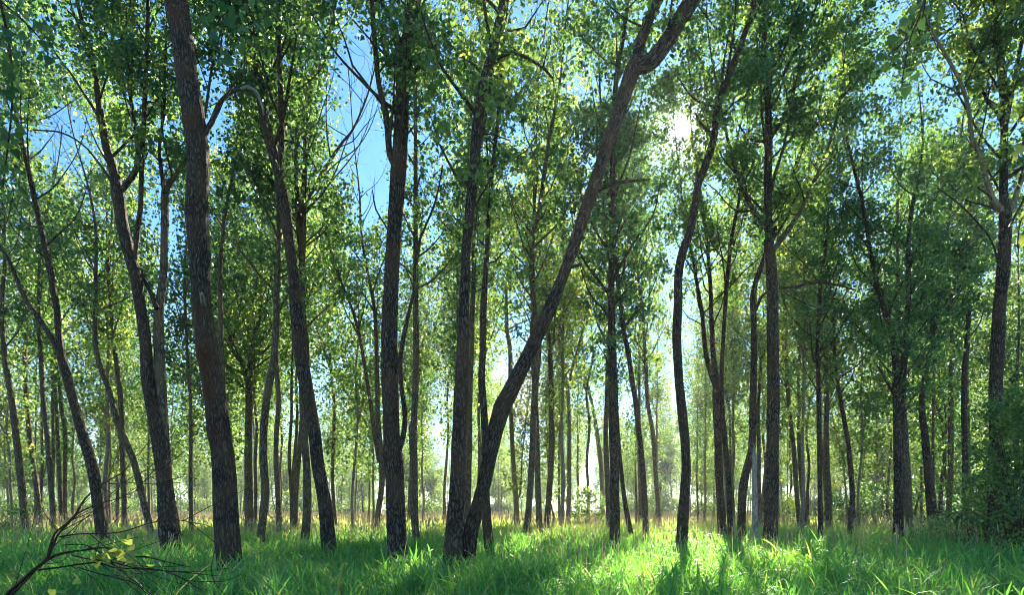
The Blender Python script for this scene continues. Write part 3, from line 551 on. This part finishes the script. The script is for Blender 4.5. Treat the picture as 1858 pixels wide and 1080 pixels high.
# ------------------------------------------------------------------ background poplars: six built, the rest copied
def proto_tree(h, rt, cr, R, tint, bark, fork, nsize=0.19, nl=30):
    base = np.zeros(3); T = Tubes(); ln = rng.normal(0, .05); n = 9; P = []
    for i in range(n + 1):
        z = h * i / n; P.append([ln * z + rng.normal(0, .10) * (i > 0), rng.normal(0, .1) * (i > 0), z - 0.1, rt * (1.25 if i == 0 else 1 - .9 * i / n)])
    P = np.array(P); SP = smooth_path(P, .8); T.add(SP, 7, .03); paths = [SP]
    for f in range(fork):
        k = int(len(SP) * rng.uniform(.22, .5)); a = rng.uniform(0, 6.28); q = SP[k].copy(); L = [q.copy()]
        for j in range(6):
            q = q.copy(); q[:3] += np.array((math.cos(a) * (.75 - .1 * j), math.sin(a) * (.75 - .1 * j), 1.9)); q[3] = SP[k, 3] * .6 * (1 - .15 * j); L.append(q)
        LP = smooth_path(np.array(L), .8); T.add(LP, 6, .03); paths.append(LP)
    cl = []
    for SPi in paths:
        a = rng.uniform(0, 6.28)
        for k in range(len(SPi)):
            z = SPi[k, 2]
            if z < cr: continue
            for _ in range(2 if rng.random() < .6 else 1):
                a += 2.4; f = (h - z) / (h - cr); branch(T, SPi[k, :3], .018, R * (.35 + .8 * math.sqrt(max(f, .03))) * rng.uniform(.4, 1.35) * min(1, .45 + (z - cr) / 3), a, rng.uniform(.4, .9), cl, .75, 3)
    if cr < 1: cl += [np.array((rng.uniform(-4.5, 4.5), rng.uniform(-3, 3), rng.uniform(.1, 3.6))) for _ in range(90)]
    V, Fq, col = make_crown(cl, nl, nsize, .42, tint, mask=False)
    return T.mesh('trunk', base), mesh_of('crown', V, Fq, None, col, None, smooth=False), bark
PROTO = [proto_tree(25, .15, 7.0, 3.0, 2.0, 1, 1), proto_tree(28, .17, 7.5, 3.0, 2.4, 1, 2), proto_tree(23, .12, 5.0, 2.6, 1.7, 1, 0), proto_tree(26, .14, 6.0, 3.0, 2.8, 2, 1),
         proto_tree(16, .10, 3.0, 2.6, 1.8, 2, 1), proto_tree(13, .09, 2.0, 2.1, 2.3, 1, 1), proto_tree(15, .16, .5, 4.4, 2.6, 1, 2, .34, 24)]
LABS = ['slender background poplar with single dark stem in the mid distance', 'forked background poplar with broad light crown', 'narrow dark-leaved background poplar', 'pale-stemmed background poplar with yellow-green crown',
        'small pale understorey poplar among the far trunks', 'short bushy young tree with leaves low down among far trunks', 'broad low-crowned tree closing the view at the far edge']
def opening(x, y):
    """how far the view goes before trees start: a grassy clearing"""
    return 52
pts = []
def place(x, y, mind):
    for (a, b) in pts:
        if (a - x) ** 2 + (b - y) ** 2 < mind * mind: return False
    pts.append((x, y)); return True
nb = 0
def put(k, x, y, s, rz, far):
    global nb
    tm, cm, b = PROTO[k]; g = gz(x, y)
    t = thing('background_poplar', ('far ' if far else '') + LABS[k], 'tree', (x, y, g), 'distant poplars behind the clearing' if far else 'poplars of the middle distance')
    t.rotation_euler.z = rz; t.scale = (s, s, s * rng.uniform(.95, 1.1))
    link('trunk', tm, BARK[b], t); link('crown', cm, LEAF_FAR, t); nb += 1
def in_strip(x, y): return y < 56 and abs((x - 3.6) * math.cos(SUN_AZ) - (y - 12) * math.sin(SUN_AZ)) < 2.6
def visible_gap(x, y, h):
    px = HX + x / y * F; py = HY - (h - CAMZ) / y * F
    for (gx_, gy_, rx, ry, st) in GAPS:
        if st >= .6 and abs(px - gx_) < rx + 2.0 / y * F * .6 and py < gy_ + ry * .8 and gy_ < 560: return True
    return False
tries = 0
while nb < 85 and tries < 9000:                     # middle distance, thin stems between the traced ones
    tries += 1; y = rng.uniform(34, 68); x = rng.uniform(-1, 1) * (.86 * y + 3); k = int(rng.choice([0, 1, 2, 3, 4, 5], p=[.24, .2, .18, .2, .1, .08]))
    if x < 0 and k == 5: k = 2
    if visible_gap(x, y, 22): k = 4
    if in_strip(x, y): continue
    if place(x, y, 3.7): put(k, x, y, rng.uniform(.85, 1.1), rng.uniform(0, 6.28), False)
tries = 0; n0 = nb
while nb < n0 + 30 and tries < 4000:                # the right side is closed by leafier trees
    tries += 1; y = rng.uniform(38, 90); x = rng.uniform(.3, .9) * y; k = int(rng.choice([4, 5, 2, 5]))
    if place(x, y, 3.2): put(k, x, y, rng.uniform(.9, 1.25), rng.uniform(0, 6.28), False)
tries = 0; n0 = nb
while nb < n0 + 125 and tries < 9000:
    tries += 1; y = 66 + 105 * rng.random() ** .8; x = rng.uniform(-1, 1) * (.86 * y + 3)
    right = x > 0.25 * y
    k = int(rng.choice([0, 1, 2, 3, 4, 5], p=[.2, .2, .15, .2, .15, .1] if not right else [.15, .15, .15, .15, .15, .25]))
    if place(x, y, 4.6): put(k, x, y, rng.uniform(.8, 1.1), rng.uniform(0, 6.28), True)
tries = 0; n0 = nb
while nb < n0 + 55 and tries < 5000:                 # bushy young trees closing the far edge
    tries += 1; y = rng.uniform(95, 190); x = rng.uniform(-1, 1) * (.86 * y + 3)
    if place(x, y, 4.0): put(int(rng.choice([4, 5, 5])), x, y, rng.uniform(.8, 1.3), rng.uniform(0, 6.28), True)
tm, cm, _ = PROTO[6]                                 # the far edge of the wood, which reads as one mass
def arrays(me):
    v = np.empty(len(me.vertices) * 3, np.float32); me.vertices.foreach_get('co', v); li = np.empty(len(me.loops), np.int32); me.loops.foreach_get('vertex_index', li)
    lt = np.empty(len(me.polygons), np.int32); me.polygons.foreach_get('loop_total', lt); q = li[:int((lt == 4).sum()) * 4].reshape(-1, 4); return v.reshape(-1, 3), q
tv, tq = arrays(tm); cv, cq = arrays(cm); cc_ = np.empty(len(cq) * 4, np.float32); cm.attributes['lc'].data.foreach_get('color', cc_); cc_ = cc_.reshape(-1, 4)
ptr = [(tv, tq, cv, cq, cc_)]
for kk_ in (0, 4):
    a_, b_ = arrays(PROTO[kk_][0]); c_, d_ = arrays(PROTO[kk_][1]); e_ = np.empty(len(d_) * 4, np.float32); PROTO[kk_][1].attributes['lc'].data.foreach_get('color', e_); ptr.append((a_, b_, c_, d_, e_.reshape(-1, 4)))
VV, QQ, CC, MI, o_, tries, cnt = [], [], [], [], 0, 0, 0
while cnt < 165 and tries < 5000:
    tries += 1; x = rng.uniform(-1, 1) * 190; y = rng.uniform(112, 235) if x < 20 else rng.uniform(95, 170)
    if abs(x) > .9 * y or not place(x, y, 3.4): continue
    cnt += 1; tv, tq, cv, cq, cc_ = ptr[0 if cnt < 96 else int(rng.integers(1, 3))]; s_ = rng.uniform(.7, 1.15); a = rng.uniform(0, 6.28); Rz = np.array(((math.cos(a), math.sin(a), 0), (-math.sin(a), math.cos(a), 0), (0, 0, 1))) * s_
    for (v, q, c, mi) in ((tv, tq, np.full((len(tq), 4), .15), 0), (cv, cq, cc_ * rng.uniform(.8, 1.2), 1)):
        VV.append(v @ Rz + np.array((x, y, gz(x, y)))); QQ.append(q + o_); o_ += len(v); CC.append(c); MI.append(np.full(len(q), mi, np.int32))
me = mesh_of('far_wood', np.vstack(VV), np.vstack(QQ), None, np.vstack(CC), None, smooth=False); me.materials.append(BARK[1]); me.materials.append(LEAF)
me.polygons.foreach_set('material_index', np.concatenate(MI)); link('far_wood', me, None, None, kind='stuff', label='low leafy edge of the wood closing the view behind the far trunks', category='wood')
print('background', nb)

# ------------------------------------------------------------------ bushes
def bush(name, lab, cat, px, d, w, h, n, size, tint, z0=0.0, nl=30, flat=1.0, bark=1):
    x = (px - HX) / F * d; g = gz(x, d); base = np.array((x, d, g)); T = Tubes(); cl = []
    for i in range(n):
        a = rng.uniform(0, 6.28); rr = math.sqrt(rng.random()); zz = z0 + (h - z0) * rng.random() ** .8; k = math.sqrt(max(0, 1 - ((zz - h * .42) / (h * .6)) ** 2)) + .12
        e = np.array((math.cos(a) * rr * w * k, math.sin(a) * rr * w * k * flat, zz)); cl.append(e)
        if i % 5 == 0:
            s0 = np.array((e[0] * .15, e[1] * .15, -.05)); m = (s0 + e) / 2 + np.array((0, 0, h * .08)); T.add(smooth_path(np.array([[*s0, .03], [*m, .016], [*e, .005]]), .3), 5)
    cl = np.array(cl); cl = cl[patchy(cl * 1.9 + px)]; cl[:, :2] *= (1 + .32 * np.sin(cl[:, 2] * 3.1 + px))[:, None]
    V, Fq, col = make_crown(cl, nl, size, .24 * (w / 2) ** .5, tint, mask=False)
    t = thing(name, lab, cat, base); link('stem', T.mesh('stem', np.zeros(3)), BARK[bark], t); link('foliage', mesh_of('foliage', V, Fq, None, col, None, smooth=False), LEAF, t)
bush('thicket', 'tall dense dark green thicket at the right edge around the big poplar', 'bush', 1856, 15.5, 1.05, 4.6, 380, .085, 2.5, 0, 34)
bush('thicket', 'lower leafy thicket on the left flank of the tall dark one', 'bush', 1790, 19, 1.0, 2.7, 220, .085, 2.4, 0, 34)
bush('shrub', 'low dark scrub spilling from the thicket into the grass', 'shrub', 1752, 22, 1.5, 1.3, 110, .085, 1.8)
bush('shrub', 'rounded green shrub in the far clearing right of the leaning poplar', 'shrub', 1062, 50, 1.5, 3.2, 90, .16, 2.0)
bush('shrub', 'small green shrub by the foot of the slender stem at the left edge', 'shrub', 22, 30, 1.1, 1.7, 70, .11, 2.2)
bush('shrub', 'dark shrub beyond the broken stump', 'shrub', 1590, 48, 2.6, 3.4, 120, .15, 1.0)
bush('shrub', 'dark shrub between the warm pair of thin poplars and the stump', 'shrub', 1525, 52, 2.0, 3.2, 110, .15, 1.0)
bush('shrub', 'bright shrub under the far trees right of the stout trunk', 'shrub', 1425, 60, 2.0, 3.0, 80, .17, 3.0)
for (px, d, w, h, ti, lb) in [(200, 80, 3, 4, 2.2, 'low green bush far behind the slanting kinked poplar'), (330, 90, 3.5, 4.5, 2.2, 'low green bush far behind the pole-thin poplar'), (60, 70, 3, 3.6, 2.2, 'low green bush in the distance behind the thin grey poplar'),
        (560, 100, 4, 5, 2.3, 'hazy bush on the far edge behind the tall leaning poplar'), (1330, 75, 3, 4, 2.6, 'yellowish bush in the distance behind the crooked dark poplar'), (1690, 60, 3, 5, 1.6, 'dark bush behind the poplar that bends right'), (1200, 95, 4, 4, 2.6, 'bright far bush seen left of the trunk beneath the sun')]:
    bush('shrub', lb, 'shrub', px, d, w, h, 80, .2, ti, 0, 26)

# ------------------------------------------------------------------ the close dead branch with a few lit leaves, lower left
def sticks(lines, d, base, r0=1.0):
    T = Tubes()
    for ln in lines:
        dd = rng.uniform(-.25, .25); P = np.array([[*at(x, y, d + dd * j / max(1, len(ln) - 1)), w * .34 / F * d] for j, (x, y, w) in enumerate(ln)]); T.add(smooth_path(P, .05), 6, .08)
        for j in range(len(P) - 1):
            for _ in range(1):
                if rng.random() < .75:
                    q = P[j] + (P[j + 1] - P[j]) * rng.random(); dr = (P[j + 1] - P[j])[:3]; dr = dr / np.linalg.norm(dr) + rng.normal(0, .55, 3); L = rng.uniform(.2, .7)
                    e = q[:3] + dr * L; T.add(smooth_path(np.array([[*q[:3], .0045], [*((q[:3] + e) / 2 + rng.normal(0, .04, 3)), .003], [*e, .0015]]), .1), 4)
    return T
LN = [[(-12, 1105, 12), (25, 1068, 9), (55, 1040, 8), (85, 1018, 7), (110, 1005, 6), (145, 1000, 5), (185, 995, 4), (205, 996, 3)],
      [(85, 1018, 6), (92, 990, 6), (100, 968, 5), (112, 958, 5), (135, 937, 5), (150, 912, 5), (165, 895, 4), (185, 880, 4), (205, 868, 3), (225, 858, 2)],
      [(88, 1012, 6), (105, 972, 5), (125, 950, 4), (142, 932, 4), (180, 915, 3), (215, 905, 3), (250, 890, 2)],
      [(108, 975, 5), (140, 970, 4), (180, 969, 4), (220, 966, 4), (265, 952, 3), (300, 945, 3), (340, 947, 2), (365, 965, 2), (395, 990, 2)],
      [(70, 1035, 6), (110, 1030, 5), (150, 1024, 5), (180, 1022, 5), (205, 1030, 4), (250, 1033, 4), (300, 1037, 3), (340, 1040, 3), (395, 1046, 2)],
      [(130, 1008, 4), (160, 1015, 4), (200, 1020, 4), (240, 1030, 3), (290, 1035, 3), (330, 1050, 3), (370, 1075, 2)],
      [(230, 1012, 4), (265, 1012, 4), (310, 1022, 3), (345, 1030, 2)],
      [(115, 990, 3), (150, 989, 3), (175, 1000, 3), (210, 1030, 3), (250, 1060, 3), (280, 1085, 2)],
      [(10, 1090, 8), (40, 1062, 7), (60, 1040, 6), (90, 1008, 5)],
      [(200, 878, 3), (240, 877, 2), (285, 879, 2), (330, 876, 2)], [(140, 1030, 3), (180, 1042, 3), (240, 1058, 3), (270, 1080, 3)]]
DB = 6.0; b0 = at(-12, 1105, DB); b0[2] = 0
t = thing('fallen_branch', 'bare dark fallen branch fanning out of the grass with a few bright yellow-green leaves', 'branch', b0)
LN.append([(-12, 1105, 12), (-40, 1150, 14), (-60, 1225, 16)])
link('wood', sticks(LN, DB, b0).mesh('wood', b0), BARK[0], t)
def big_leaves(cen, size, tint, droop=.5, flat=0.0):
    """broad pointed leaves of ten facets, folded along the midrib"""
    n = len(cen); tdir = unit(n); tdir[:, 2] -= droop; tdir /= np.linalg.norm(tdir, axis=1)[:, None]
    w = np.cross(tdir, unit(n) + np.array((0, 0, flat))); w /= np.linalg.norm(w, axis=1)[:, None]; nn = np.cross(tdir, w)
    s = (size * rng.uniform(.7, 1.25, n))[:, None]; prof = [(-.08, .3), (.12, .48), (.42, .40), (.72, .19)]
    mid = [cen + tdir * s * u - nn * s * .14 * u * u for u in (0, .12, .42, .72, 1.0)]
    Lf = [cen + tdir * s * u + w * s * v + nn * s * (.13 * v - .14 * u * u) for u, v in prof]; Rt = [cen + tdir * s * u - w * s * v + nn * s * (.13 * v - .14 * u * u) for u, v in prof]
    V = np.stack(mid + Lf + Rt, 1).reshape(-1, 3); b = (np.arange(n) * 13)[:, None]
    q = [(1, 0, 5, 6), (2, 1, 6, 7), (3, 2, 7, 8), (0, 1, 10, 9), (1, 2, 11, 10), (2, 3, 12, 11)]; tr = [(4, 3, 8), (3, 4, 12)]
    F4 = (b[:, :, None] + np.array(q)[None]).reshape(-1, 4); F3 = (b[:, :, None] + np.array(tr)[None]).reshape(-1, 3)
    c = np.concatenate([leaf_cols(n, tint, .4), np.ones((n, 1))], 1)
    return V, F4, F3, np.concatenate([np.repeat(c, 6, 0), np.repeat(c, 2, 0)])
def leafy(parent, base, cen, size, tint, **k):
    V, F4, F3, c = big_leaves(np.array(cen), size, tint, **k); return link('leaves', mesh_of('leaves', V - base, F4, F3, c), LEAF, parent)
cc = [at(x + rng.normal(0, 7), y + rng.normal(0, 3), DB + rng.uniform(-.2, .2)) for (x, y) in [(222, 992), (240, 993), (205, 1008), (190, 1011), (175, 1010), (215, 1010), (228, 1012), (163, 1014), (208, 1000), (200, 1012), (235, 990)]]
leafy(t, b0, cc + [c + rng.normal(0, .04, 3) for c in cc], .1, 4.3, flat=1.2, droop=.3)
cc = [at(x + rng.normal(0, 12), y + rng.normal(0, 6), DB + rng.uniform(-.2, .2)) for (x, y) in [(40, 1040), (20, 1055), (60, 1012), (140, 1058), (110, 1065), (175, 1078), (150, 1060), (30, 1048), (75, 1055), (265, 1022), (90, 1070), (0, 1060)]]
leafy(t, b0, cc, .08, 3.2, flat=2.5, droop=.1)

# ------------------------------------------------------------------ leafy twigs hanging into view from trees overhead
def hanging(lab, d, stems, centers, size, tint, sp):
    b = at(stems[0][0][0], stems[0][0][1], d); t = thing('hanging_branch', lab, 'branch', b); T = Tubes(); cen = []
    for ln in stems:
        dd = rng.uniform(-.3, .3); P = np.array([[*at(x, y, d + dd * j / (len(ln) - 1)), w / 2 / F * d] for j, (x, y, w) in enumerate(ln)]); T.add(smooth_path(P, .06), 6, .03)
    for (x, y, n, s) in centers:
        for _ in range(max(1, int(n * .6))):
            c = at(x + rng.normal(0, s), y + rng.normal(0, s), d + rng.normal(0, sp)); cen.append(c)
            if rng.random() < .4: q = c + np.array((rng.normal(0, .05), rng.normal(0, .05), .12)); T.add(np.array([[*q, .003], [*c, .002]]), 3)
    link('twigs', T.mesh('twigs', b), BARK[0], t); o = leafy(t, b, cen, size, tint, droop=.9); o.data.materials.clear(); o.data.materials.append(LEAF_NEAR)
hanging('spray of large green leaves hanging from above, near the upper right', 4.6, [[(1700, -90, 4), (1682, -20, 3), (1668, 30, 3), (1655, 60, 2), (1645, 100, 2), (1636, 150, 2)], [(1682, -20, 3), (1676, 20, 2), (1668, 60, 2)], [(1660, 50, 2), (1640, 75, 2), (1600, 110, 1)]],
        [(1672, 15, 9, 16), (1650, 45, 8, 14), (1640, 75, 9, 18), (1665, 70, 6, 14), (1628, 115, 6, 16), (1640, 150, 5, 12), (1600, 105, 5, 14), (1645, 20, 5, 18), (1720, 5, 4, 10), (1690, 40, 3, 12), (1655, 130, 4, 10)], .08, 1.7, .25)
hanging('bunch of dark pointed leaves hanging beside the top of the scarred trunk', 6.5, [[(430, -90, 4), (420, -20, 3), (412, 30, 3), (402, 70, 2), (395, 110, 2)], [(420, -20, 3), (450, 10, 2), (465, 40, 2)], [(412, 20, 2), (390, 45, 2)]],
        [(410, 15, 14, 18), (395, 45, 14, 14), (405, 80, 14, 13), (398, 105, 8, 8), (440, 15, 8, 14), (465, 45, 7, 12), (385, 70, 5, 9), (450, 0, 8, 18), (430, 60, 5, 12)], .11, 1.2, .15)
hanging('curtain of dark leaves reaching down the upper left edge', 7.5, [[(-20, -90, 6), (0, 0, 5), (18, 90, 4), (22, 180, 3), (15, 260, 3), (5, 340, 2)], [(0, 0, 4), (45, 40, 3), (80, 80, 2), (90, 115, 2)]],
        [(20, 30, 40, 28), (10, 100, 38, 24), (50, 85, 24, 22), (30, 160, 34, 22), (10, 210, 24, 18), (30, 235, 16, 18), (8, 290, 16, 14), (15, 340, 12, 12), (80, 110, 12, 16), (80, 30, 14, 22)], .105, 1.3, .3)
hanging('bright yellow-green leaf sprig at the right edge beside the big poplar', 8.5, [[(1885, 330, 4), (1865, 370, 3), (1850, 410, 2), (1846, 450, 2)], [(1885, 330, 3), (1872, 300, 3), (1855, 280, 2)]], [(1848, 395, 10, 9), (1852, 430, 9, 9), (1853, 275, 8, 8), (1855, 340, 5, 9)], .1, 3.9, .1)

# ------------------------------------------------------------------ grass (one mass), seed heads (one mass)
def wedge(n, d0, d1, pw=1.0):
    d = np.sqrt(rng.uniform(d0 * d0, d1 * d1, n)) if pw == 1 else d0 + (d1 - d0) * rng.random(n) ** pw
    return rng.uniform(-1, 1, n) * (.86 * d + 2.5), d
def sn(x, y, s, o): return np.sin(x * s + o) * np.cos(y * s * 1.13 + o * 1.7) * .6 + np.sin((x + y) * s * 1.9 + o * 2.3) * .4
GV, GF4, GF3, GC, gn = [], [], [], [], 0
def blades(x, y, H, W, seg, ti, lean=(.1, .7), zo=0.0):
    global gn
    n = len(x); a = rng.uniform(0, 6.28, n); ln = rng.uniform(*lean, n) ** 1.2; dr = rng.uniform(0, .95, n) ** 1.5; z0 = gz(x, y) - .03 + zo
    tw = a + math.pi / 2 + rng.normal(0, .5, n); wx, wy = np.cos(tw), np.sin(tw); rows = []
    for j in range(seg + 1):
        t = j / seg; hx = H * (ln * t ** 1.2 + dr * .5 * t ** 3); hz = H * (t * (1 - .35 * ln) - dr * .55 * t ** 3)
        c = np.stack([x + np.cos(a) * hx, y + np.sin(a) * hx, z0 + hz], 1); w = (W * (1 - t ** 2.2) * (.55 + .9 * t if t < .5 else 1) * .5)[:, None]
        s = np.stack([wx, wy, np.full(n, .25)], 1)
        rows.append(c) if j == seg else rows.extend([c + s * w, c - s * w])
    V = np.stack(rows, 1).reshape(-1, 3); k = 2 * seg + 1; b = (np.arange(n) * k)[:, None]
    q = np.array([(2 * j, 2 * j + 1, 2 * j + 3, 2 * j + 2) for j in range(seg - 1)]); GV.append(V)
    f4 = (b[:, :, None] + q[None]).reshape(-1, 4) + gn; f3 = b + np.array([(2 * seg - 2, 2 * seg - 1, 2 * seg)]) + gn
    c = leaf_cols(n, ti, .55, GPAL); f = rng.random((n, 1)) < (.03 + .42 * np.clip((y - 22) / 30, 0, 1) + .06 * (x < -.3 * y))[:, None]; c = np.where(f, np.array((.36, .37, .17)) * rng.uniform(.7, 1.15, (n, 1)), c); c = np.concatenate([c, np.ones((n, 1))], 1); GF4.append(f4); GF3.append(f3); GC.append((np.repeat(c, seg - 1, 0), c)); gn += len(V)
def tint_at(x, y): return 1.5 + .9 * (sn(x, y, .35, 1.0) * .5 + sn(x, y, 1.1, 2.0) * .4) + np.clip((y - 16) / 20, 0, 1) * 1.2
def reeds(x, y, h, leaves_n, W, L, seg):
    """upright stems with long leaves standing off them"""
    blades(x, y, h, np.full(len(x), W * .35), 2, tint_at(x, y), (0, .12))
    for k in range(leaves_n):
        z = h * rng.uniform(.25, .8, len(x)); blades(x, y, L * rng.uniform(.6, 1.2, len(x)), W * rng.uniform(.6, 1.3, len(x)), seg, tint_at(x, y), (.25, .9), z)
for (n, d0, d1, W, Hs, seg) in [(30000, 6.0, 14, .018, .5, 4), (50000, 14, 26, .022, .5, 3), (70000, 26, 52, .036, .55, 3), (80000, 52, 125, .085, .62, 2), (25000, 125, 260, .25, .75, 2)]:
    x, y = wedge(n, d0, d1); pat = sn(x, y, .35, 1.0) * .5 + sn(x, y, 1.1, 2.0) * .4
    blades(x, y, Hs * (1 + .3 * pat + rng.normal(0, .2, n)).clip(.35, 1.7), W * rng.uniform(.6, 1.4, n), seg, tint_at(x, y))
for (n, d0, d1, W, L, seg) in [(7500, 6.5, 14, .024, .42, 5), (10000, 14, 24, .03, .42, 4), (9000, 24, 40, .045, .5, 3)]:
    x, y = wedge(n, d0, d1); pat = sn(x, y, .6, 4.0) * .5 + sn(x, y, 1.7, 2.0) * .4
    reeds(x, y, .56 * (1 + .75 * pat + rng.normal(0, .22, n)).clip(.35, 2.0), 4, W, L * 1.15, seg)
# broader, paler-leaved weeds scattered through the front
for (n, d0, d1, w_) in [(900, 7, 15, .045), (700, 15, 26, .06)]:
    x, y = wedge(n, d0, d1); k = sn(x, y, .8, 6.0) > 0; reeds(x[k], y[k], rng.uniform(.35, .85, k.sum()), 5, w_, .38, 5)
# rank reedy tufts in front
for (px, d, n, w, h) in [(1455, 12.5, 90, .75, 1.15), (1380, 12, 60, .9, .9), (1490, 11, 70, .9, .95), (560, 10.5, 40, .9, .85), (1010, 10.5, 50, 1.3, .8), (1720, 11, 50, 1.1, .95), (860, 9.8, 40, 1.0, .75), (1180, 11, 50, 1.2, .8), (1820, 12, 50, .8, 1.1), (480, 12, 40, .8, .8), (1250, 9.5, 40, 1, .8), (720, 10, 40, 1, .75)]:
    x = (px - HX) / F * d + rng.normal(0, w * .5, n); y = d + rng.normal(0, w * .4, n); reeds(x, y, h * rng.uniform(.5, 1.0, n), 5, .032, .5, 6)
me = mesh_of('grass', np.vstack(GV), np.vstack(GF4), np.vstack(GF3), np.vstack([c[0] for c in GC] + [c[1] for c in GC]))
link('grass', me, GRASS, None, kind='stuff', label='tall green reed grass covering the whole floor of the stand', category='grass')
SV, SF, SC, sn_ = [], [], [], 0
def seeds(x, y, H, r, L):
    global sn_
    n = len(x); a = rng.uniform(0, 6.28, n); l = rng.uniform(0, .16, n); z0 = gz(x, y); b = np.stack([x, y, z0], 1); top = b + np.stack([np.cos(a) * l, np.sin(a) * l, np.ones(n)], 1) * H[:, None]
    u = (top - b) / np.linalg.norm(top - b, axis=1)[:, None]; u = u + rng.normal(0, .12, u.shape); e1 = np.array((1., 0, 0)); e2 = np.array((0, 1., 0)); rows = []
    for (t, k) in ((0, .35), (.3, 1), (.65, .7), (1, .12)):
        c = top + u * (L * t)[:, None]
        for q in range(4): an = q * math.pi / 2 + .4; rows.append(c + (r * k)[:, None] * (math.cos(an) * e1 + math.sin(an) * e2))
    sr = (r * .16)[:, None]; rows += [b + e1 * sr, b - e1 * sr, top - e1 * sr, top + e1 * sr]
    V = np.stack(rows, 1).reshape(-1, 3); F_ = [(4 * i + q, 4 * i + (q + 1) % 4, 4 * i + 4 + (q + 1) % 4, 4 * i + 4 + q) for i in range(3) for q in range(4)] + [(16, 17, 18, 19)]
    SV.append(V); SF.append((np.arange(n) * 20)[:, None, None] + np.array(F_)[None] + sn_); SF[-1] = SF[-1].reshape(-1, 4); sn_ += len(V)
    f = rng.random((n, 1)); c = np.array((.46, .33, .2)) * (1 - f) + np.array((.52, .45, .26)) * f; SC.append(np.repeat(np.concatenate([c, np.ones((n, 1))], 1), 13, 0))
for (n, d0, d1, k, thr) in [(1100, 11, 22, 1, .05), (6000, 22, 42, 1.3, -.15), (11000, 42, 100, 2.4, -.6), (5000, 100, 200, 5, -1)]:
    x, y = wedge(n, d0, d1); m = (sn(x, y, .25, 3.0) > thr) | (x < -.55 * y); x, y = x[m], y[m]; n = len(x)
    seeds(x, y, rng.uniform(.7, 1.2, n), rng.uniform(.010, .017, n) * k, rng.uniform(.10, .18, n) * (k ** .4))
link('seed_heads', mesh_of('seed_heads', np.vstack(SV), np.vstack(SF), None, np.vstack(SC)), SEED, None, kind='stuff', label='tan seed heads of the reed grass standing above the blades', category='grass')

# ------------------------------------------------------------------ thin summer haze
def haze(density):
    m, t, out = mat('haze'); v = N(t, 'ShaderNodeVolumePrincipled'); v.inputs['Color'].default_value = (.86, .94, 1, 1); v.inputs['Density'].default_value = density; v.inputs['Anisotropy'].default_value = .45
    t.links.new(v.outputs[0], out.inputs['Volume'])
    x0, x1, y0, y1, z0, z1 = -424, 424, -304, 904, -1.6, 36
    V = [(x, y, z) for z in (z0, z1) for y in (y0, y1) for x in (x0, x1)]
    link('haze', mesh_of('haze', V, [(0, 2, 3, 1), (4, 5, 7, 6), (0, 1, 5, 4), (2, 6, 7, 3), (0, 4, 6, 2), (1, 3, 7, 5)], smooth=False), m, None, kind='stuff')
haze(0.0004)
